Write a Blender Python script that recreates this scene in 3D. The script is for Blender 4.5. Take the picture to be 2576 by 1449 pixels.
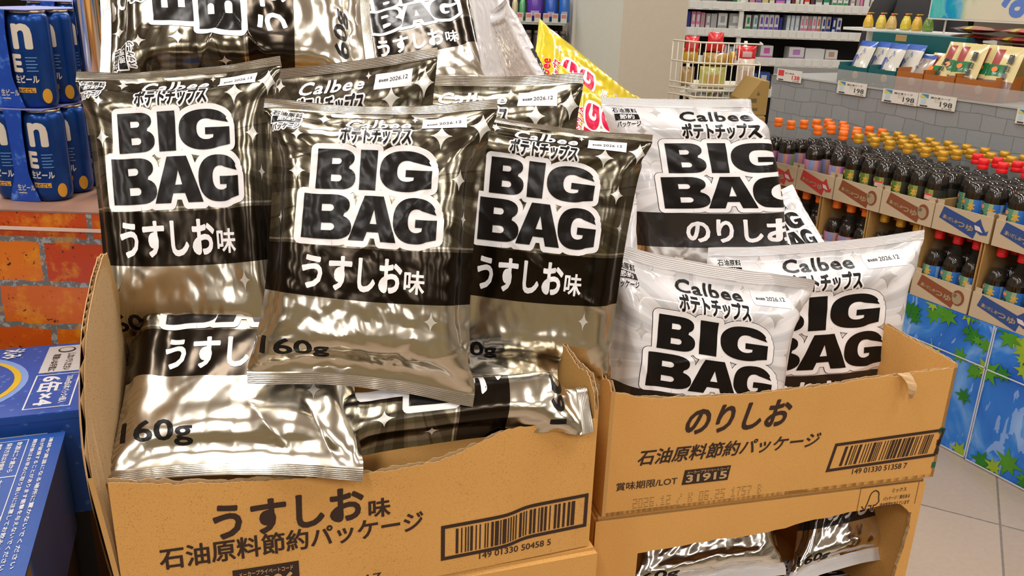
import bpy, bmesh, math, random
import numpy as np
from mathutils import Vector, Matrix
from mathutils.geometry import delaunay_2d_cdt, tessellate_polygon

for _o in list(bpy.data.objects):
    bpy.data.objects.remove(_o)
SC = bpy.context.scene
COL = SC.collection
# ------------------------------------------------------------------ camera
FPX, CX, CY, CAMZ = 2150.0, 1288.0, 724.5, 1.5
_D = np.array([(1074 - CX) / FPX, (6874 - CY) / FPX, 1.0]); _D /= np.linalg.norm(_D)
_Z = -_D
_Y = np.array([0, 0, 1.0]) - _Z[2] * _Z; _Y /= np.linalg.norm(_Y)
_X = np.cross(_Y, _Z)
CM = np.stack([_X, _Y, _Z])                     # camera (right, down, forward) -> world
CO = np.array([0, 0, CAMZ])
cam_d = bpy.data.cameras.new('camera')
cam_d.sensor_width = 36.0
cam_d.lens = FPX / 2576 * 36
cam_d.clip_start = 0.02
cam = bpy.data.objects.new('camera', cam_d)
COL.objects.link(cam)
_r, _d, _f = CM[:, 0], CM[:, 1], CM[:, 2]
cam.matrix_world = Matrix(((_r[0], -_d[0], -_f[0], 0), (_r[1], -_d[1], -_f[1], 0), (_r[2], -_d[2], -_f[2], CAMZ), (0, 0, 0, 1)))
SC.camera = cam

def at(x, y, t):
    "point seen at photo pixel (x, y), t metres along the optical axis"
    return CO + CM @ np.array([(x - CX) / FPX, (y - CY) / FPX, 1.0]) * t
def on_z(x, y, z):
    r = CM @ np.array([(x - CX) / FPX, (y - CY) / FPX, 1.0])
    return CO + r * ((z - CAMZ) / r[2])
def on_y(x, y, Y):
    r = CM @ np.array([(x - CX) / FPX, (y - CY) / FPX, 1.0])
    return CO + r * (Y / r[1])

# ------------------------------------------------------------------ world, exposure, ceiling lights
w = bpy.data.worlds.new('world'); SC.world = w; w.use_nodes = True
w.node_tree.nodes['Background'].inputs[0].default_value = (1.0, 0.93, 0.82, 1)
w.node_tree.nodes['Background'].inputs[1].default_value = 0.35
SC.view_settings.view_transform = 'Standard'
SC.view_settings.look = 'None'
SC.view_settings.gamma = 1.0
SC.view_settings.exposure = 0.03
SC.view_settings.use_curve_mapping = False
SC.cycles.use_denoising = True
SC.cycles.max_bounces = 8
SC.cycles.caustics_reflective = False
SC.cycles.caustics_refractive = False
CEIL = 3.1
LAMPS = [(x, y) for x in (-2.3, -0.55, 1.2, 2.95) for y in (-3.0, -1.45, 0.75, 2.4, 4.1, 5.8)]
for i, (x, y) in enumerate(LAMPS):
    l = bpy.data.lights.new('ceiling_lamp', 'AREA'); l.shape = 'RECTANGLE'
    l.size = 0.22; l.size_y = 1.15; l.energy = 9.0 if y < -2 else (25.0 if y < 2 else 17.0)
    l.color = (1.0, 0.952, 0.905)
    o = bpy.data.objects.new('ceiling_lamp', l); COL.objects.link(o)
    o.location = (x, y, CEIL - 0.07)

# ------------------------------------------------------------------ object helpers
def link(o, parent=None):
    COL.objects.link(o)
    if parent is not None:
        o.parent = parent
    return o
def tag(o, label=None, cat=None, group=None, kind=None):
    if label: o['label'] = label
    if cat: o['category'] = cat
    if group: o['group'] = group
    if kind: o['kind'] = kind
    return o
def thing(name, label, cat, loc=(0, 0, 0), rz=0.0, group=None):
    o = bpy.data.objects.new(name, None); o.empty_display_size = 0.05
    link(o); o.location = loc; o.rotation_euler = (0, 0, rz)
    return tag(o, label, cat, group)
def mesh_obj(name, V, F, mats, mi=None, parent=None, smooth=False, uv=None, sharp=None):
    me = bpy.data.meshes.new(name)
    V = np.asarray(V, dtype=np.float64)
    me.from_pydata(V.tolist(), [], F if isinstance(F, list) else F.tolist())
    for m in mats: me.materials.append(m)
    if mi is not None: me.polygons.foreach_set('material_index', np.asarray(mi, dtype=np.int32))
    if smooth is True: me.polygons.foreach_set('use_smooth', np.ones(len(me.polygons), dtype=bool))
    elif smooth is not False: me.polygons.foreach_set('use_smooth', np.asarray(smooth, dtype=bool))
    if uv is not None:
        L = me.uv_layers.new(name='UVMap')
        idx = np.empty(len(me.loops), dtype=np.int32); me.loops.foreach_get('vertex_index', idx)
        L.data.foreach_set('uv', np.asarray(uv, dtype=np.float32)[idx].ravel())
    me.update()
    if sharp: me.set_sharp_from_angle(angle=math.radians(sharp))
    return link(bpy.data.objects.new(name, me), parent)
def copy_tree(o, parent=None):
    c = o.copy(); COL.objects.link(c); c.parent = parent
    for ch in list(o.children): copy_tree(ch, c)
    return c

class MB:
    "collects faces of one mesh; coordinates go through self.M when set"
    def __init__(s, M=None):
        s.V = []; s.F = []; s.I = []; s.S = []; s.M = M
    def add(s, V, F, mi=0, smooth=False):
        k = len(s.V)
        if s.M is not None:
            V = [tuple(s.M @ Vector(v)) for v in V]
        s.V += [tuple(v) for v in V]
        s.F += [[i + k for i in f] for f in F]
        s.I += [mi] * len(F); s.S += [smooth] * len(F)
        return s
    def box(s, x0, x1, y0, y1, z0, z1, mi=0, bev=0.0):
        if bev:
            b = bev
            # chamfered box
            P = []
            def ring(z, e): return [(x0 + e, y0 + e, z), (x1 - e, y0 + e, z), (x1 - e, y1 - e, z), (x0 + e, y1 - e, z)]
            R = [ring(z0, b), ring(z0 + b, 0), ring(z1 - b, 0), ring(z1, b)]
            for r in R: P += r
            F = [[3, 2, 1, 0], [12, 13, 14, 15]]
            for k in range(3):
                for i in range(4):
                    a, c = 4 * k + i, 4 * k + (i + 1) % 4
                    F.append([a, c, c + 4, a + 4])
            return s.add(P, F, mi)
        P = [(x0, y0, z0), (x1, y0, z0), (x1, y1, z0), (x0, y1, z0), (x0, y0, z1), (x1, y0, z1), (x1, y1, z1), (x0, y1, z1)]
        return s.add(P, [[3, 2, 1, 0], [4, 5, 6, 7], [0, 1, 5, 4], [1, 2, 6, 5], [2, 3, 7, 6], [3, 0, 4, 7]], mi)
    def lathe(s, prof, n=20, mi=0, cx=0, cy=0, smooth=True, cap=True):
        P = []; F = []
        for r, z in prof:
            for i in range(n):
                a = 2 * math.pi * i / n
                P.append((cx + r * math.cos(a), cy + r * math.sin(a), z))
        for k in range(len(prof) - 1):
            for i in range(n):
                a, b = k * n + i, k * n + (i + 1) % n
                F.append([a, b, b + n, a + n])
        if cap:
            F.append(list(range(n - 1, -1, -1))); F.append([(len(prof) - 1) * n + i for i in range(n)])
        return s.add(P, F, mi, smooth)
    def tube(s, pts, r, n=8, mi=0):
        pts = [Vector(p) for p in pts]; P = []; F = []
        for k, p in enumerate(pts):
            d = (pts[min(k + 1, len(pts) - 1)] - pts[max(k - 1, 0)]).normalized()
            u = d.orthogonal().normalized() if abs(d.z) > .9 else d.cross(Vector((0, 0, 1))).normalized()
            v = d.cross(u)
            for i in range(n):
                a = 2 * math.pi * i / n
                P.append(tuple(p + u * (r * math.cos(a)) + v * (r * math.sin(a))))
        for k in range(len(pts) - 1):
            for i in range(n):
                a, b = k * n + i, k * n + (i + 1) % n
                F.append([a, b, b + n, a + n])
        F.append(list(range(n - 1, -1, -1))); F.append([(len(pts) - 1) * n + i for i in range(n)])
        return s.add(P, F, mi, True)
    def flat(s, shape, frame, off, mi=0):
        "2D shape (V2, F) laid in a plane: frame = (origin, xdir, ydir, normal)"
        V2, F = shape
        o, x, y, n = [np.asarray(q, dtype=float) for q in frame]
        P = o + np.outer(V2[:, 0], x) + np.outer(V2[:, 1], y) + n * off
        k = len(s.V)
        s.V += [tuple(p) for p in P] if s.M is None else [tuple(s.M @ Vector(p)) for p in P]
        s.F += [[i + k for i in f] for f in F]; s.I += [mi] * len(F); s.S += [False] * len(F)
        return s
    def build(s, name, mats, parent=None, sharp=None, bevel=0.0):
        if not isinstance(mats, (list, tuple)): mats = [mats]
        o = mesh_obj(name, s.V, s.F, mats, s.I, parent, s.S, sharp=sharp)
        if bevel:
            m = o.modifiers.new('bevel', 'BEVEL'); m.width = bevel; m.segments = 2; m.limit_method = 'ANGLE'; m.angle_limit = math.radians(40)
        return o

# ------------------------------------------------------------------ flat shapes and lettering
def rect(x0, y0, x1, y1):
    return np.array([[x0, y0], [x1, y0], [x1, y1], [x0, y1]], float), [[0, 1, 2, 3]]
def poly(pts):
    pts = np.asarray(pts, float)
    T = tessellate_polygon([[Vector((p[0], p[1], 0)) for p in pts]])
    return pts, fix_winding(pts, [list(t) for t in T])
def fix_winding(V, F):
    out = []
    for f in F:
        a = 0.0
        for i in range(len(f)):
            p, q = V[f[i]], V[f[(i + 1) % len(f)]]
            a += p[0] * q[1] - p[1] * q[0]
        if abs(a) < 1e-14: continue
        out.append(f if a > 0 else f[::-1])
    return out
def poly_holes(loops):
    allp = [p for l in loops for p in l]
    T = tessellate_polygon([[Vector((p[0], p[1], 0)) for p in l] for l in loops])
    V = np.array(allp, float)
    return V, fix_winding(V, [list(t) for t in T])
def join2(*shapes):
    V = []; F = []; k = 0
    for s in shapes:
        V.append(s[0]); F += [[i + k for i in f] for f in s[1]]; k += len(s[0])
    return np.vstack(V), F
def xf2(s, sx=1, sy=1, dx=0, dy=0, rot=0, shear=0):
    V = s[0].copy(); V = np.stack([V[:, 0] * sx + V[:, 1] * sy * shear, V[:, 1] * sy], 1)
    if rot:
        c, q = math.cos(rot), math.sin(rot); V = np.stack([V[:, 0] * c - V[:, 1] * q, V[:, 0] * q + V[:, 1] * c], 1)
    return fix(V + np.array([dx, dy]), s[1])
def fix(V, F): return V, fix_winding(V, F)
def boundary(F):
    from collections import Counter
    c = Counter()
    for f in F:
        for i in range(len(f)): c[tuple(sorted((f[i], f[(i + 1) % len(f)])))] += 1
    return [e for e, n in c.items() if n == 1]
def weld2(s, eps=1e-4):
    key = {}; mp = []; V = []
    for p in s[0]:
        k = (round(p[0] / eps), round(p[1] / eps))
        if k not in key: key[k] = len(V); V.append(p)
        mp.append(key[k])
    F = []
    for f in s[1]:
        g = []
        for i in f:
            j = mp[i]
            if not g or (g[-1] != j): g.append(j)
        if len(g) > 1 and g[0] == g[-1]: g.pop()
        if len(set(g)) == len(g) and len(g) > 2: F.append(g)
    return fix(np.array(V), F)
def stroke(pts, w, n=10):
    "line of half-width w through the points"
    V = []; F = []
    for p, q in zip(pts[:-1], pts[1:]):
        p, q = Vector(p), Vector(q); d = q - p
        if d.length < 1e-7: continue
        d.normalize(); m = Vector((-d.y, d.x)) * w; k = len(V); V += [p + m, p - m, q - m, q + m]; F.append([k, k + 1, k + 2, k + 3])
    for p in pts:
        k = len(V); V += [Vector((p[0] + w * math.cos(2 * math.pi * j / n), p[1] + w * math.sin(2 * math.pi * j / n))) for j in range(n)]; F.append(list(range(k, k + n)))
    r = delaunay_2d_cdt(V, [], F, 1, 1e-6)
    return tidy((np.array([list(v) for v in r[0]]), [list(f) for f, of in zip(r[2], r[5]) if len(of)]), w * .03)
def tidy(s, tol):
    "same outline with far fewer faces: trace it, drop needless points, fill again"
    V, F = s
    cnt = {}
    for f in F:
        for i in range(len(f)):
            a, b = f[i], f[(i + 1) % len(f)]; cnt[(a, b)] = cnt.get((a, b), 0) + 1
    nxt = {}
    for (a, b) in cnt:
        if (b, a) not in cnt: nxt.setdefault(a, []).append(b)
    P = []; E = []
    for st in list(nxt):
        while nxt.get(st):
            loop = [st]; cur = nxt[st].pop()
            while cur != st and nxt.get(cur):
                loop.append(cur); cur = nxt[cur].pop()
            if cur != st: print('open outline', len(loop))
            if cur != st or len(loop) < 3: continue
            L = V[loop]
            n = len(L); far = int(np.argmax(((L - L[0]) ** 2).sum(1)))
            keep = {0, far}; stack = [(0, far), (far, n)]
            while stack:
                a, b = stack.pop()
                if b - a < 2: continue
                p, q = L[a], L[b % n]; d = q - p; l = math.hypot(*d) + 1e-12
                m = L[a + 1:b] - p; dist = np.abs(m[:, 0] * d[1] - m[:, 1] * d[0]) / l
                k = int(np.argmax(dist))
                if dist[k] > tol: k += a + 1; keep.add(k); stack += [(a, k), (k, b)]
            ids = sorted(keep)
            if len(ids) < 3: continue
            k0 = len(P); P += [Vector(L[i]) for i in ids]; m = len(ids)
            E += [(k0 + i, k0 + (i + 1) % m) for i in range(m)]
    r = delaunay_2d_cdt(P, E, [], 0, 1e-7)
    W = np.array([list(v) for v in r[0]]); T = np.array([list(f) for f in r[2]])
    C = W[T].mean(1); P0 = np.array([list(P[a]) for a, b in E]); P1 = np.array([list(P[b]) for a, b in E])
    wind = np.zeros(len(T))
    for i in range(0, len(T), 400):                 # winding number of each triangle's centre
        c = C[i:i + 400, None, :]; up = (P0[:, 1] <= c[..., 1]) & (P1[:, 1] > c[..., 1]); dn_ = (P0[:, 1] > c[..., 1]) & (P1[:, 1] <= c[..., 1])
        side = (P1[:, 0] - P0[:, 0]) * (c[..., 1] - P0[:, 1]) - (c[..., 0] - P0[:, 0]) * (P1[:, 1] - P0[:, 1])
        wind[i:i + 400] = (up & (side > 0)).sum(1) - (dn_ & (side < 0)).sum(1)
    return fix(W, T[wind != 0].tolist())
def grow(s, w, n=8):
    "the shape swollen by w on every side (exact union)"
    s = weld2(s, 1e-4)
    V = [Vector(p) for p in s[0]]; F = [list(f) for f in s[1]]
    E = boundary(F); nb = {}
    for a, b in E:
        d = V[b] - V[a]
        if d.length < 1e-7: continue
        d.normalize(); q = Vector((-d.y, d.x)) * w; k = len(V)
        V += [V[a] + q, V[a] - q, V[b] - q, V[b] + q]; F.append([k, k + 1, k + 2, k + 3])
        nb.setdefault(a, []).append(d); nb.setdefault(b, []).append(d)
    for a, ds in nb.items():
        if len(ds) == 2 and abs(ds[0].dot(ds[1])) > .9975: continue
        k = len(V); V += [V[a] + Vector((math.cos(2 * math.pi * j / n), math.sin(2 * math.pi * j / n))) * w * 1.03 for j in range(n)]
        F.append(list(range(k, k + n)))
    r = delaunay_2d_cdt(V, [], F, 1, 1e-6)
    return tidy((np.array([list(v) for v in r[0]]), [list(f) for f, of in zip(r[2], r[5]) if len(of)]), w * .03)
_tc = {}
def text(s, bold=0.0, res=3, sp=1.0):
    "lettering as a flat shape, bounding box scaled to unit height, starting at 0,0"
    key = (s, bold, res, sp)
    if key in _tc: return _tc[key]
    c = bpy.data.curves.new('lettering', 'FONT'); c.body = s; c.resolution_u = res; c.space_character = sp
    o = bpy.data.objects.new('lettering', c)
    COL.objects.link(o)
    ev = o.evaluated_get(bpy.context.evaluated_depsgraph_get())
    m = ev.to_mesh()
    V = np.array([v.co[:2] for v in m.vertices]).reshape(-1, 2); F = [list(p.vertices) for p in m.polygons]
    ev.to_mesh_clear(); bpy.data.objects.remove(o); bpy.data.curves.remove(c)
    sh = weld2((V, F), 1e-4)
    if bold: sh = grow(sh, bold)
    V = sh[0] - sh[0].min(0); V /= V[:, 1].max()
    _tc[key] = (V, sh[1])
    return _tc[key]
def fit(s, x0, y0, x1, y1, shear=0):
    V = s[0].copy()
    if shear: V[:, 0] += V[:, 1] * shear
    V -= V.min(0); m = V.max(0)
    return fix(V / m * np.array([x1 - x0, y1 - y0]) + np.array([x0, y0]), s[1])
def arc(cx, cy, rx, ry, a0, a1, n=10, p=2.0):
    out = []
    for i in range(n + 1):
        a = math.radians(a0 + (a1 - a0) * i / n); c, q = math.cos(a), math.sin(a)
        out.append((cx + rx * math.copysign(abs(c) ** (2 / p), c), cy + ry * math.copysign(abs(q) ** (2 / p), q)))
    return out
def rrect(x0, y0, x1, y1, r, n=4):
    return arc(x1 - r, y0 + r, r, r, -90, 0, n) + arc(x1 - r, y1 - r, r, r, 0, 90, n) + arc(x0 + r, y1 - r, r, r, 90, 180, n) + arc(x0 + r, y0 + r, r, r, 180, 270, n)
def heavy(ch):
    "fat poster capitals in a unit box: list of loops, outer first"
    if ch == 'B':
        out = [(0, 0), (.55, 0)] + arc(.6, .275, .40, .275, -90, 62, 10, 2.3) + arc(.57, .77, .37, .23, -50, 90, 9, 2.3) + [(0.02, 1)]
        h1 = [(.36, .19), (.52, .19)] + arc(.55, .275, .085, .085, -80, 80, 5) + [(.36, .36)]
        h2 = [(.36, .62), (.50, .62)] + arc(.53, .70, .075, .08, -80, 80, 5) + [(.36, .78)]
        return [out, h1[::-1], h2[::-1]]
    if ch == 'I':
        return [[(0.02, 0), (.98, 0), (1, 1), (0, 1)]]
    if ch == 'A':
        return [[(0, 0), (.325, 0), (.385, .2), (.63, .2), (.685, 0), (1, 0), (.70, 1), (.30, 1)], [(.435, .38), (.515, .70), (.585, .38)]]
    if ch == 'G':
        out = [(.98, .64), (.93, .74)] + arc(.5, .5, .5, .5, 30, 268, 26, 2.35) + arc(.52, .5, .5, .5, 272, 300, 4, 2.2) + [(1.0, .11), (1.0, .53), (.52, .53), (.52, .36), (.68, .36), (.67, .28)] + arc(.54, .5, .19, .26, -62, -300, 16, 2.3)
        return [out]
def heavy_shape(ch, x0, y0, x1, y1):
    V, F = poly_holes(heavy(ch))
    return fix(V * np.array([x1 - x0, y1 - y0]) + np.array([x0, y0]), F)
def heavy_outer(ch, x0, y0, x1, y1):
    V, F = poly(heavy(ch)[0])
    return fix(V * np.array([x1 - x0, y1 - y0]) + np.array([x0, y0]), F)
def sparkle(cx, cy, r, q=.92):
    pts = []
    for k in range(4):
        a = math.pi / 2 * k
        tip = np.array([math.cos(a), math.sin(a)]); nx = np.array([math.cos(a + math.pi / 2), math.sin(a + math.pi / 2)])
        for t in np.linspace(0, 1, 6)[:-1]:
            # concave quarter between two tips
            p = (1 - t) ** 2 * tip + 2 * t * (1 - t) * (tip + nx) * .12 + t * t * nx
            pts.append((cx + r * p[0] * q, cy + r * p[1]))
    return poly(pts)
def barcode(x0, y0, x1, y1, seed):
    rnd = random.Random(seed); sh = []; x = x0; u = (x1 - x0) / 95.0
    while x < x1 - u:
        wd = rnd.choice((1, 1, 2, 3)) * u
        sh.append(rect(x, y0, min(x + wd, x1), y1)); x += wd + rnd.choice((1, 1, 2, 2, 3)) * u
    return join2(*sh)
def frame2(x0, y0, x1, y1, t):
    return join2(rect(x0, y0, x1, y0 + t), rect(x0, y1 - t, x1, y1), rect(x0, y0 + t, x0 + t, y1 - t), rect(x1 - t, y0 + t, x1, y1 - t))
def subdiv2(s, L, aspect=1.0):
    "triangulate and split long edges so that the shape can follow a curved sheet"
    bm = bmesh.new()
    vs = [bm.verts.new((p[0], p[1] * aspect, 0)) for p in s[0]]
    for f in s[1]:
        try: bm.faces.new([vs[i] for i in f])
        except ValueError: pass
    bmesh.ops.triangulate(bm, faces=bm.faces[:])
    for _ in range(7):
        E = [e for e in bm.edges if e.calc_length() > L]
        if not E: break
        bmesh.ops.subdivide_edges(bm, edges=E, cuts=1)
        bmesh.ops.triangulate(bm, faces=[f for f in bm.faces if len(f.verts) > 3])
    bm.verts.index_update()
    V = np.array([[v.co.x, v.co.y / aspect] for v in bm.verts]); F = [[v.index for v in f.verts] for f in bm.faces]
    bm.free()
    return fix(V, F)

# ------------------------------------------------------------------ materials
class NT:
    def __init__(s, name):
        s.m = bpy.data.materials.new(name); s.m.use_nodes = True
        s.t = s.m.node_tree; s.b = s.t.nodes['Principled BSDF']
    def n(s, typ, **kw):
        nd = s.t.nodes.new('ShaderNode' + typ)
        for k, v in kw.items():
            if k.startswith('_'): setattr(nd, k[1:], v)
        return nd
    def l(s, a, b): s.t.links.new(a, b)
    def put(s, sock, v):
        if hasattr(v, 'is_output'): s.l(v, sock)
        elif isinstance(v, (tuple, list)): sock.default_value = tuple(v) + ((1,) if len(v) == 3 and len(sock.default_value) == 4 else ())
        else: sock.default_value = v
    def math(s, op, a, b=0.0, c=0.0):
        nd = s.n('Math', _operation=op)
        s.put(nd.inputs[0], a); s.put(nd.inputs[1], b); s.put(nd.inputs[2], c)
        return nd.outputs[0]
    def mix(s, f, a, b):
        nd = s.n('Mix', _data_type='RGBA')
        s.put(nd.inputs[0], f); s.put(nd.inputs[6], a); s.put(nd.inputs[7], b)
        return nd.outputs[2]
    def mixf(s, f, a, b):
        nd = s.n('Mix', _data_type='FLOAT')
        s.put(nd.inputs[0], f); s.put(nd.inputs[2], a); s.put(nd.inputs[3], b)
        return nd.outputs[0]
    def coord(s, which='Object'):
        return s.n('TexCoord').outputs[which]
    def noise(s, vec, scale, detail=3.0, rough=.5, out='Fac', dist=0.0):
        nd = s.n('TexNoise'); s.put(nd.inputs['Vector'], vec); nd.inputs['Scale'].default_value = scale
        nd.inputs['Detail'].default_value = detail; nd.inputs['Roughness'].default_value = rough; nd.inputs['Distortion'].default_value = dist
        return nd.outputs[out]
    def mapping(s, vec, loc=(0, 0, 0), rot=(0, 0, 0), scale=(1, 1, 1)):
        nd = s.n('Mapping'); s.l(vec, nd.inputs[0]); nd.inputs[1].default_value = loc; nd.inputs[2].default_value = rot; nd.inputs[3].default_value = scale
        return nd.outputs[0]
    def ramp(s, f, stops):
        nd = s.n('ValToRGB'); s.put(nd.inputs[0], f); e = nd.color_ramp.elements
        while len(e) < len(stops): e.new(0.5)
        for el, (p, c) in zip(e, stops): el.position = p; el.color = tuple(c) + (1,)
        return nd.outputs[0]
    def sep(s, vec):
        nd = s.n('SeparateXYZ'); s.l(vec, nd.inputs[0]); return nd.outputs
    def bump(s, h, strength=.3, dist=.002, normal=None):
        nd = s.n('Bump'); s.put(nd.inputs['Height'], h); nd.inputs['Strength'].default_value = strength; nd.inputs['Distance'].default_value = dist
        if normal is not None: s.l(normal, nd.inputs['Normal'])
        return nd.outputs[0]
    def set(s, **kw):
        names = {'color': 'Base Color', 'rough': 'Roughness', 'metal': 'Metallic', 'normal': 'Normal', 'spec': 'Specular IOR Level', 'trans': 'Transmission Weight',
                 'ior': 'IOR', 'alpha': 'Alpha', 'coat': 'Coat Weight', 'coatr': 'Coat Roughness', 'sheen': 'Sheen Weight'}
        for k, v in kw.items():
            s.put(s.b.inputs[names[k]], v)
        return s.m
def plain(name, color, rough=.5, metal=0.0, coat=0.0, var=0.06, scale=40.0, spec=.5):
    "one colour with a faint procedural mottling"
    t = NT(name)
    f = t.noise(t.coord(), scale, 2)
    lo = tuple(c * (1 - var) for c in color); hi = tuple(min(1, c * (1 + var)) for c in color)
    t.set(color=t.mix(f, lo, hi), rough=rough, metal=metal, coat=coat, spec=spec)
    if coat: t.b.inputs['Coat Roughness'].default_value = .08
    return t.m
# ------------------------------------------------------------------ film and ink materials
def film(name, kind):
    t = NT(name)
    uv = t.coord('UV'); xyz = t.sep(uv); u, v = xyz[0], xyz[1]
    dx = t.math('MULTIPLY', t.math('SUBTRACT', u, .48), 1.0); dy = t.math('MULTIPLY', t.math('SUBTRACT', v, .36), 1.31)
    ang = t.math('ARCTAN2', dy, dx)
    ray = t.math('GREATER_THAN', t.math('SINE', t.math('MULTIPLY', ang, 13.0)), 0.1)
    ray2 = t.math('GREATER_THAN', t.math('SINE', t.math('ADD', t.math('MULTIPLY', ang, 29.0), .8)), 0.35)
    r = t.math('ADD', t.math('MULTIPLY', ray, .62), t.math('MULTIPLY', ray2, .38))
    # curved band carrying the flavour name
    sag = t.math('MULTIPLY', t.math('POWER', t.math('ABSOLUTE', t.math('SUBTRACT', u, .5)), 2.0), .06)
    vb = t.math('ADD', v, sag)
    inb = t.math('MULTIPLY', t.math('GREATER_THAN', vb, .545), t.math('LESS_THAN', vb, .705))
    thin = t.math('MULTIPLY', t.math('GREATER_THAN', vb, .530), t.math('LESS_THAN', vb, .536))
    low = t.math('GREATER_THAN', vb, .705)
    seal = t.math('MAXIMUM', t.math('LESS_THAN', v, .034), t.math('GREATER_THAN', v, .92 if kind == 'white' else .966))
    back = t.math('GREATER_THAN', u, 1.5)
    if kind == 'silver':
        up = t.mix(r, (.115, .10, .072), (.27, .245, .185))
        col = t.mix(thin, up, (.5, .47, .42))
        col = t.mix(inb, col, (.040, .032, .024))
        col = t.mix(low, col, (.70, .65, .545))
        col = t.mix(seal, col, (.52, .485, .42))
        col = t.mix(back, col, (.68, .64, .56))
        metal, rough = 1.0, .20
    elif kind == 'white':
        up = t.mix(r, (.77, .74, .74), (.55, .54, .545))
        col = t.mix(inb, up, (.016, .013, .012))
        col = t.mix(low, col, (.80, .79, .76))
        col = t.mix(seal, col, (.78, .755, .755))
        col = t.mix(back, col, (.78, .755, .755))
        metal = t.math('MULTIPLY', t.math('MULTIPLY', low, t.math('SUBTRACT', 1.0, seal)), t.math('SUBTRACT', 1.0, back)); rough = t.mixf(metal, .2, .12)
    else:
        up = t.mix(r, (.82, .62, .03), (.70, .60, .04))
        col = t.mix(low, up, (.80, .62, .05))
        col = t.mix(back, col, (.74, .73, .72))
        metal, rough = 0.25, .2
    n1 = t.noise(t.coord(), 20.0, 2.0, .5)
    n2 = t.noise(t.coord(), 240.0, 2.0, .5)
    rib = t.math('MULTIPLY', t.math('SINE', t.math('MULTIPLY', v, 1150.0)), t.math('MULTIPLY', seal, 2.2))
    nrm = t.bump(t.math('ADD', t.math('ADD', n1, t.math('MULTIPLY', n2, .035)), rib), .24 if kind == 'silver' else .3, .0016)
    t.set(color=col, metal=metal, rough=rough, normal=nrm, coat=.0 if kind == 'silver' else .55)
    t.b.inputs['Coat Roughness'].default_value = .06
    t.l(nrm, t.b.inputs['Coat Normal'])
    return t.m
FILM = {k: film('film_' + k, k) for k in ('silver', 'white', 'yellow')}
def ink(name, c, rough=.16, metal=0.0):
    t = NT(name)
    n1 = t.noise(t.coord(), 20.0, 2.0, .5)
    nrm = t.bump(n1, .25, .0016)
    t.set(color=c, rough=rough, metal=metal, normal=nrm, spec=.2)
    return t.m
INK_BLACK = ink('ink_black', (.010, .008, .007), .27)
INK_WHITE = ink('ink_white', (.88, .85, .845), .3)
INK_RED = ink('ink_crimson', (.62, .006, .06), .25)
INK_SILVER = ink('ink_bright_silver', (.80, .78, .72), .3, .55)
INK_PEARL = ink('ink_pearl_grey', (.62, .60, .58), .3, .4)
STICKER = plain('sticker_paper', (.80, .775, .77), .55)
STICKER_INK = plain('sticker_ink', (.03, .027, .03), .6)

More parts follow.
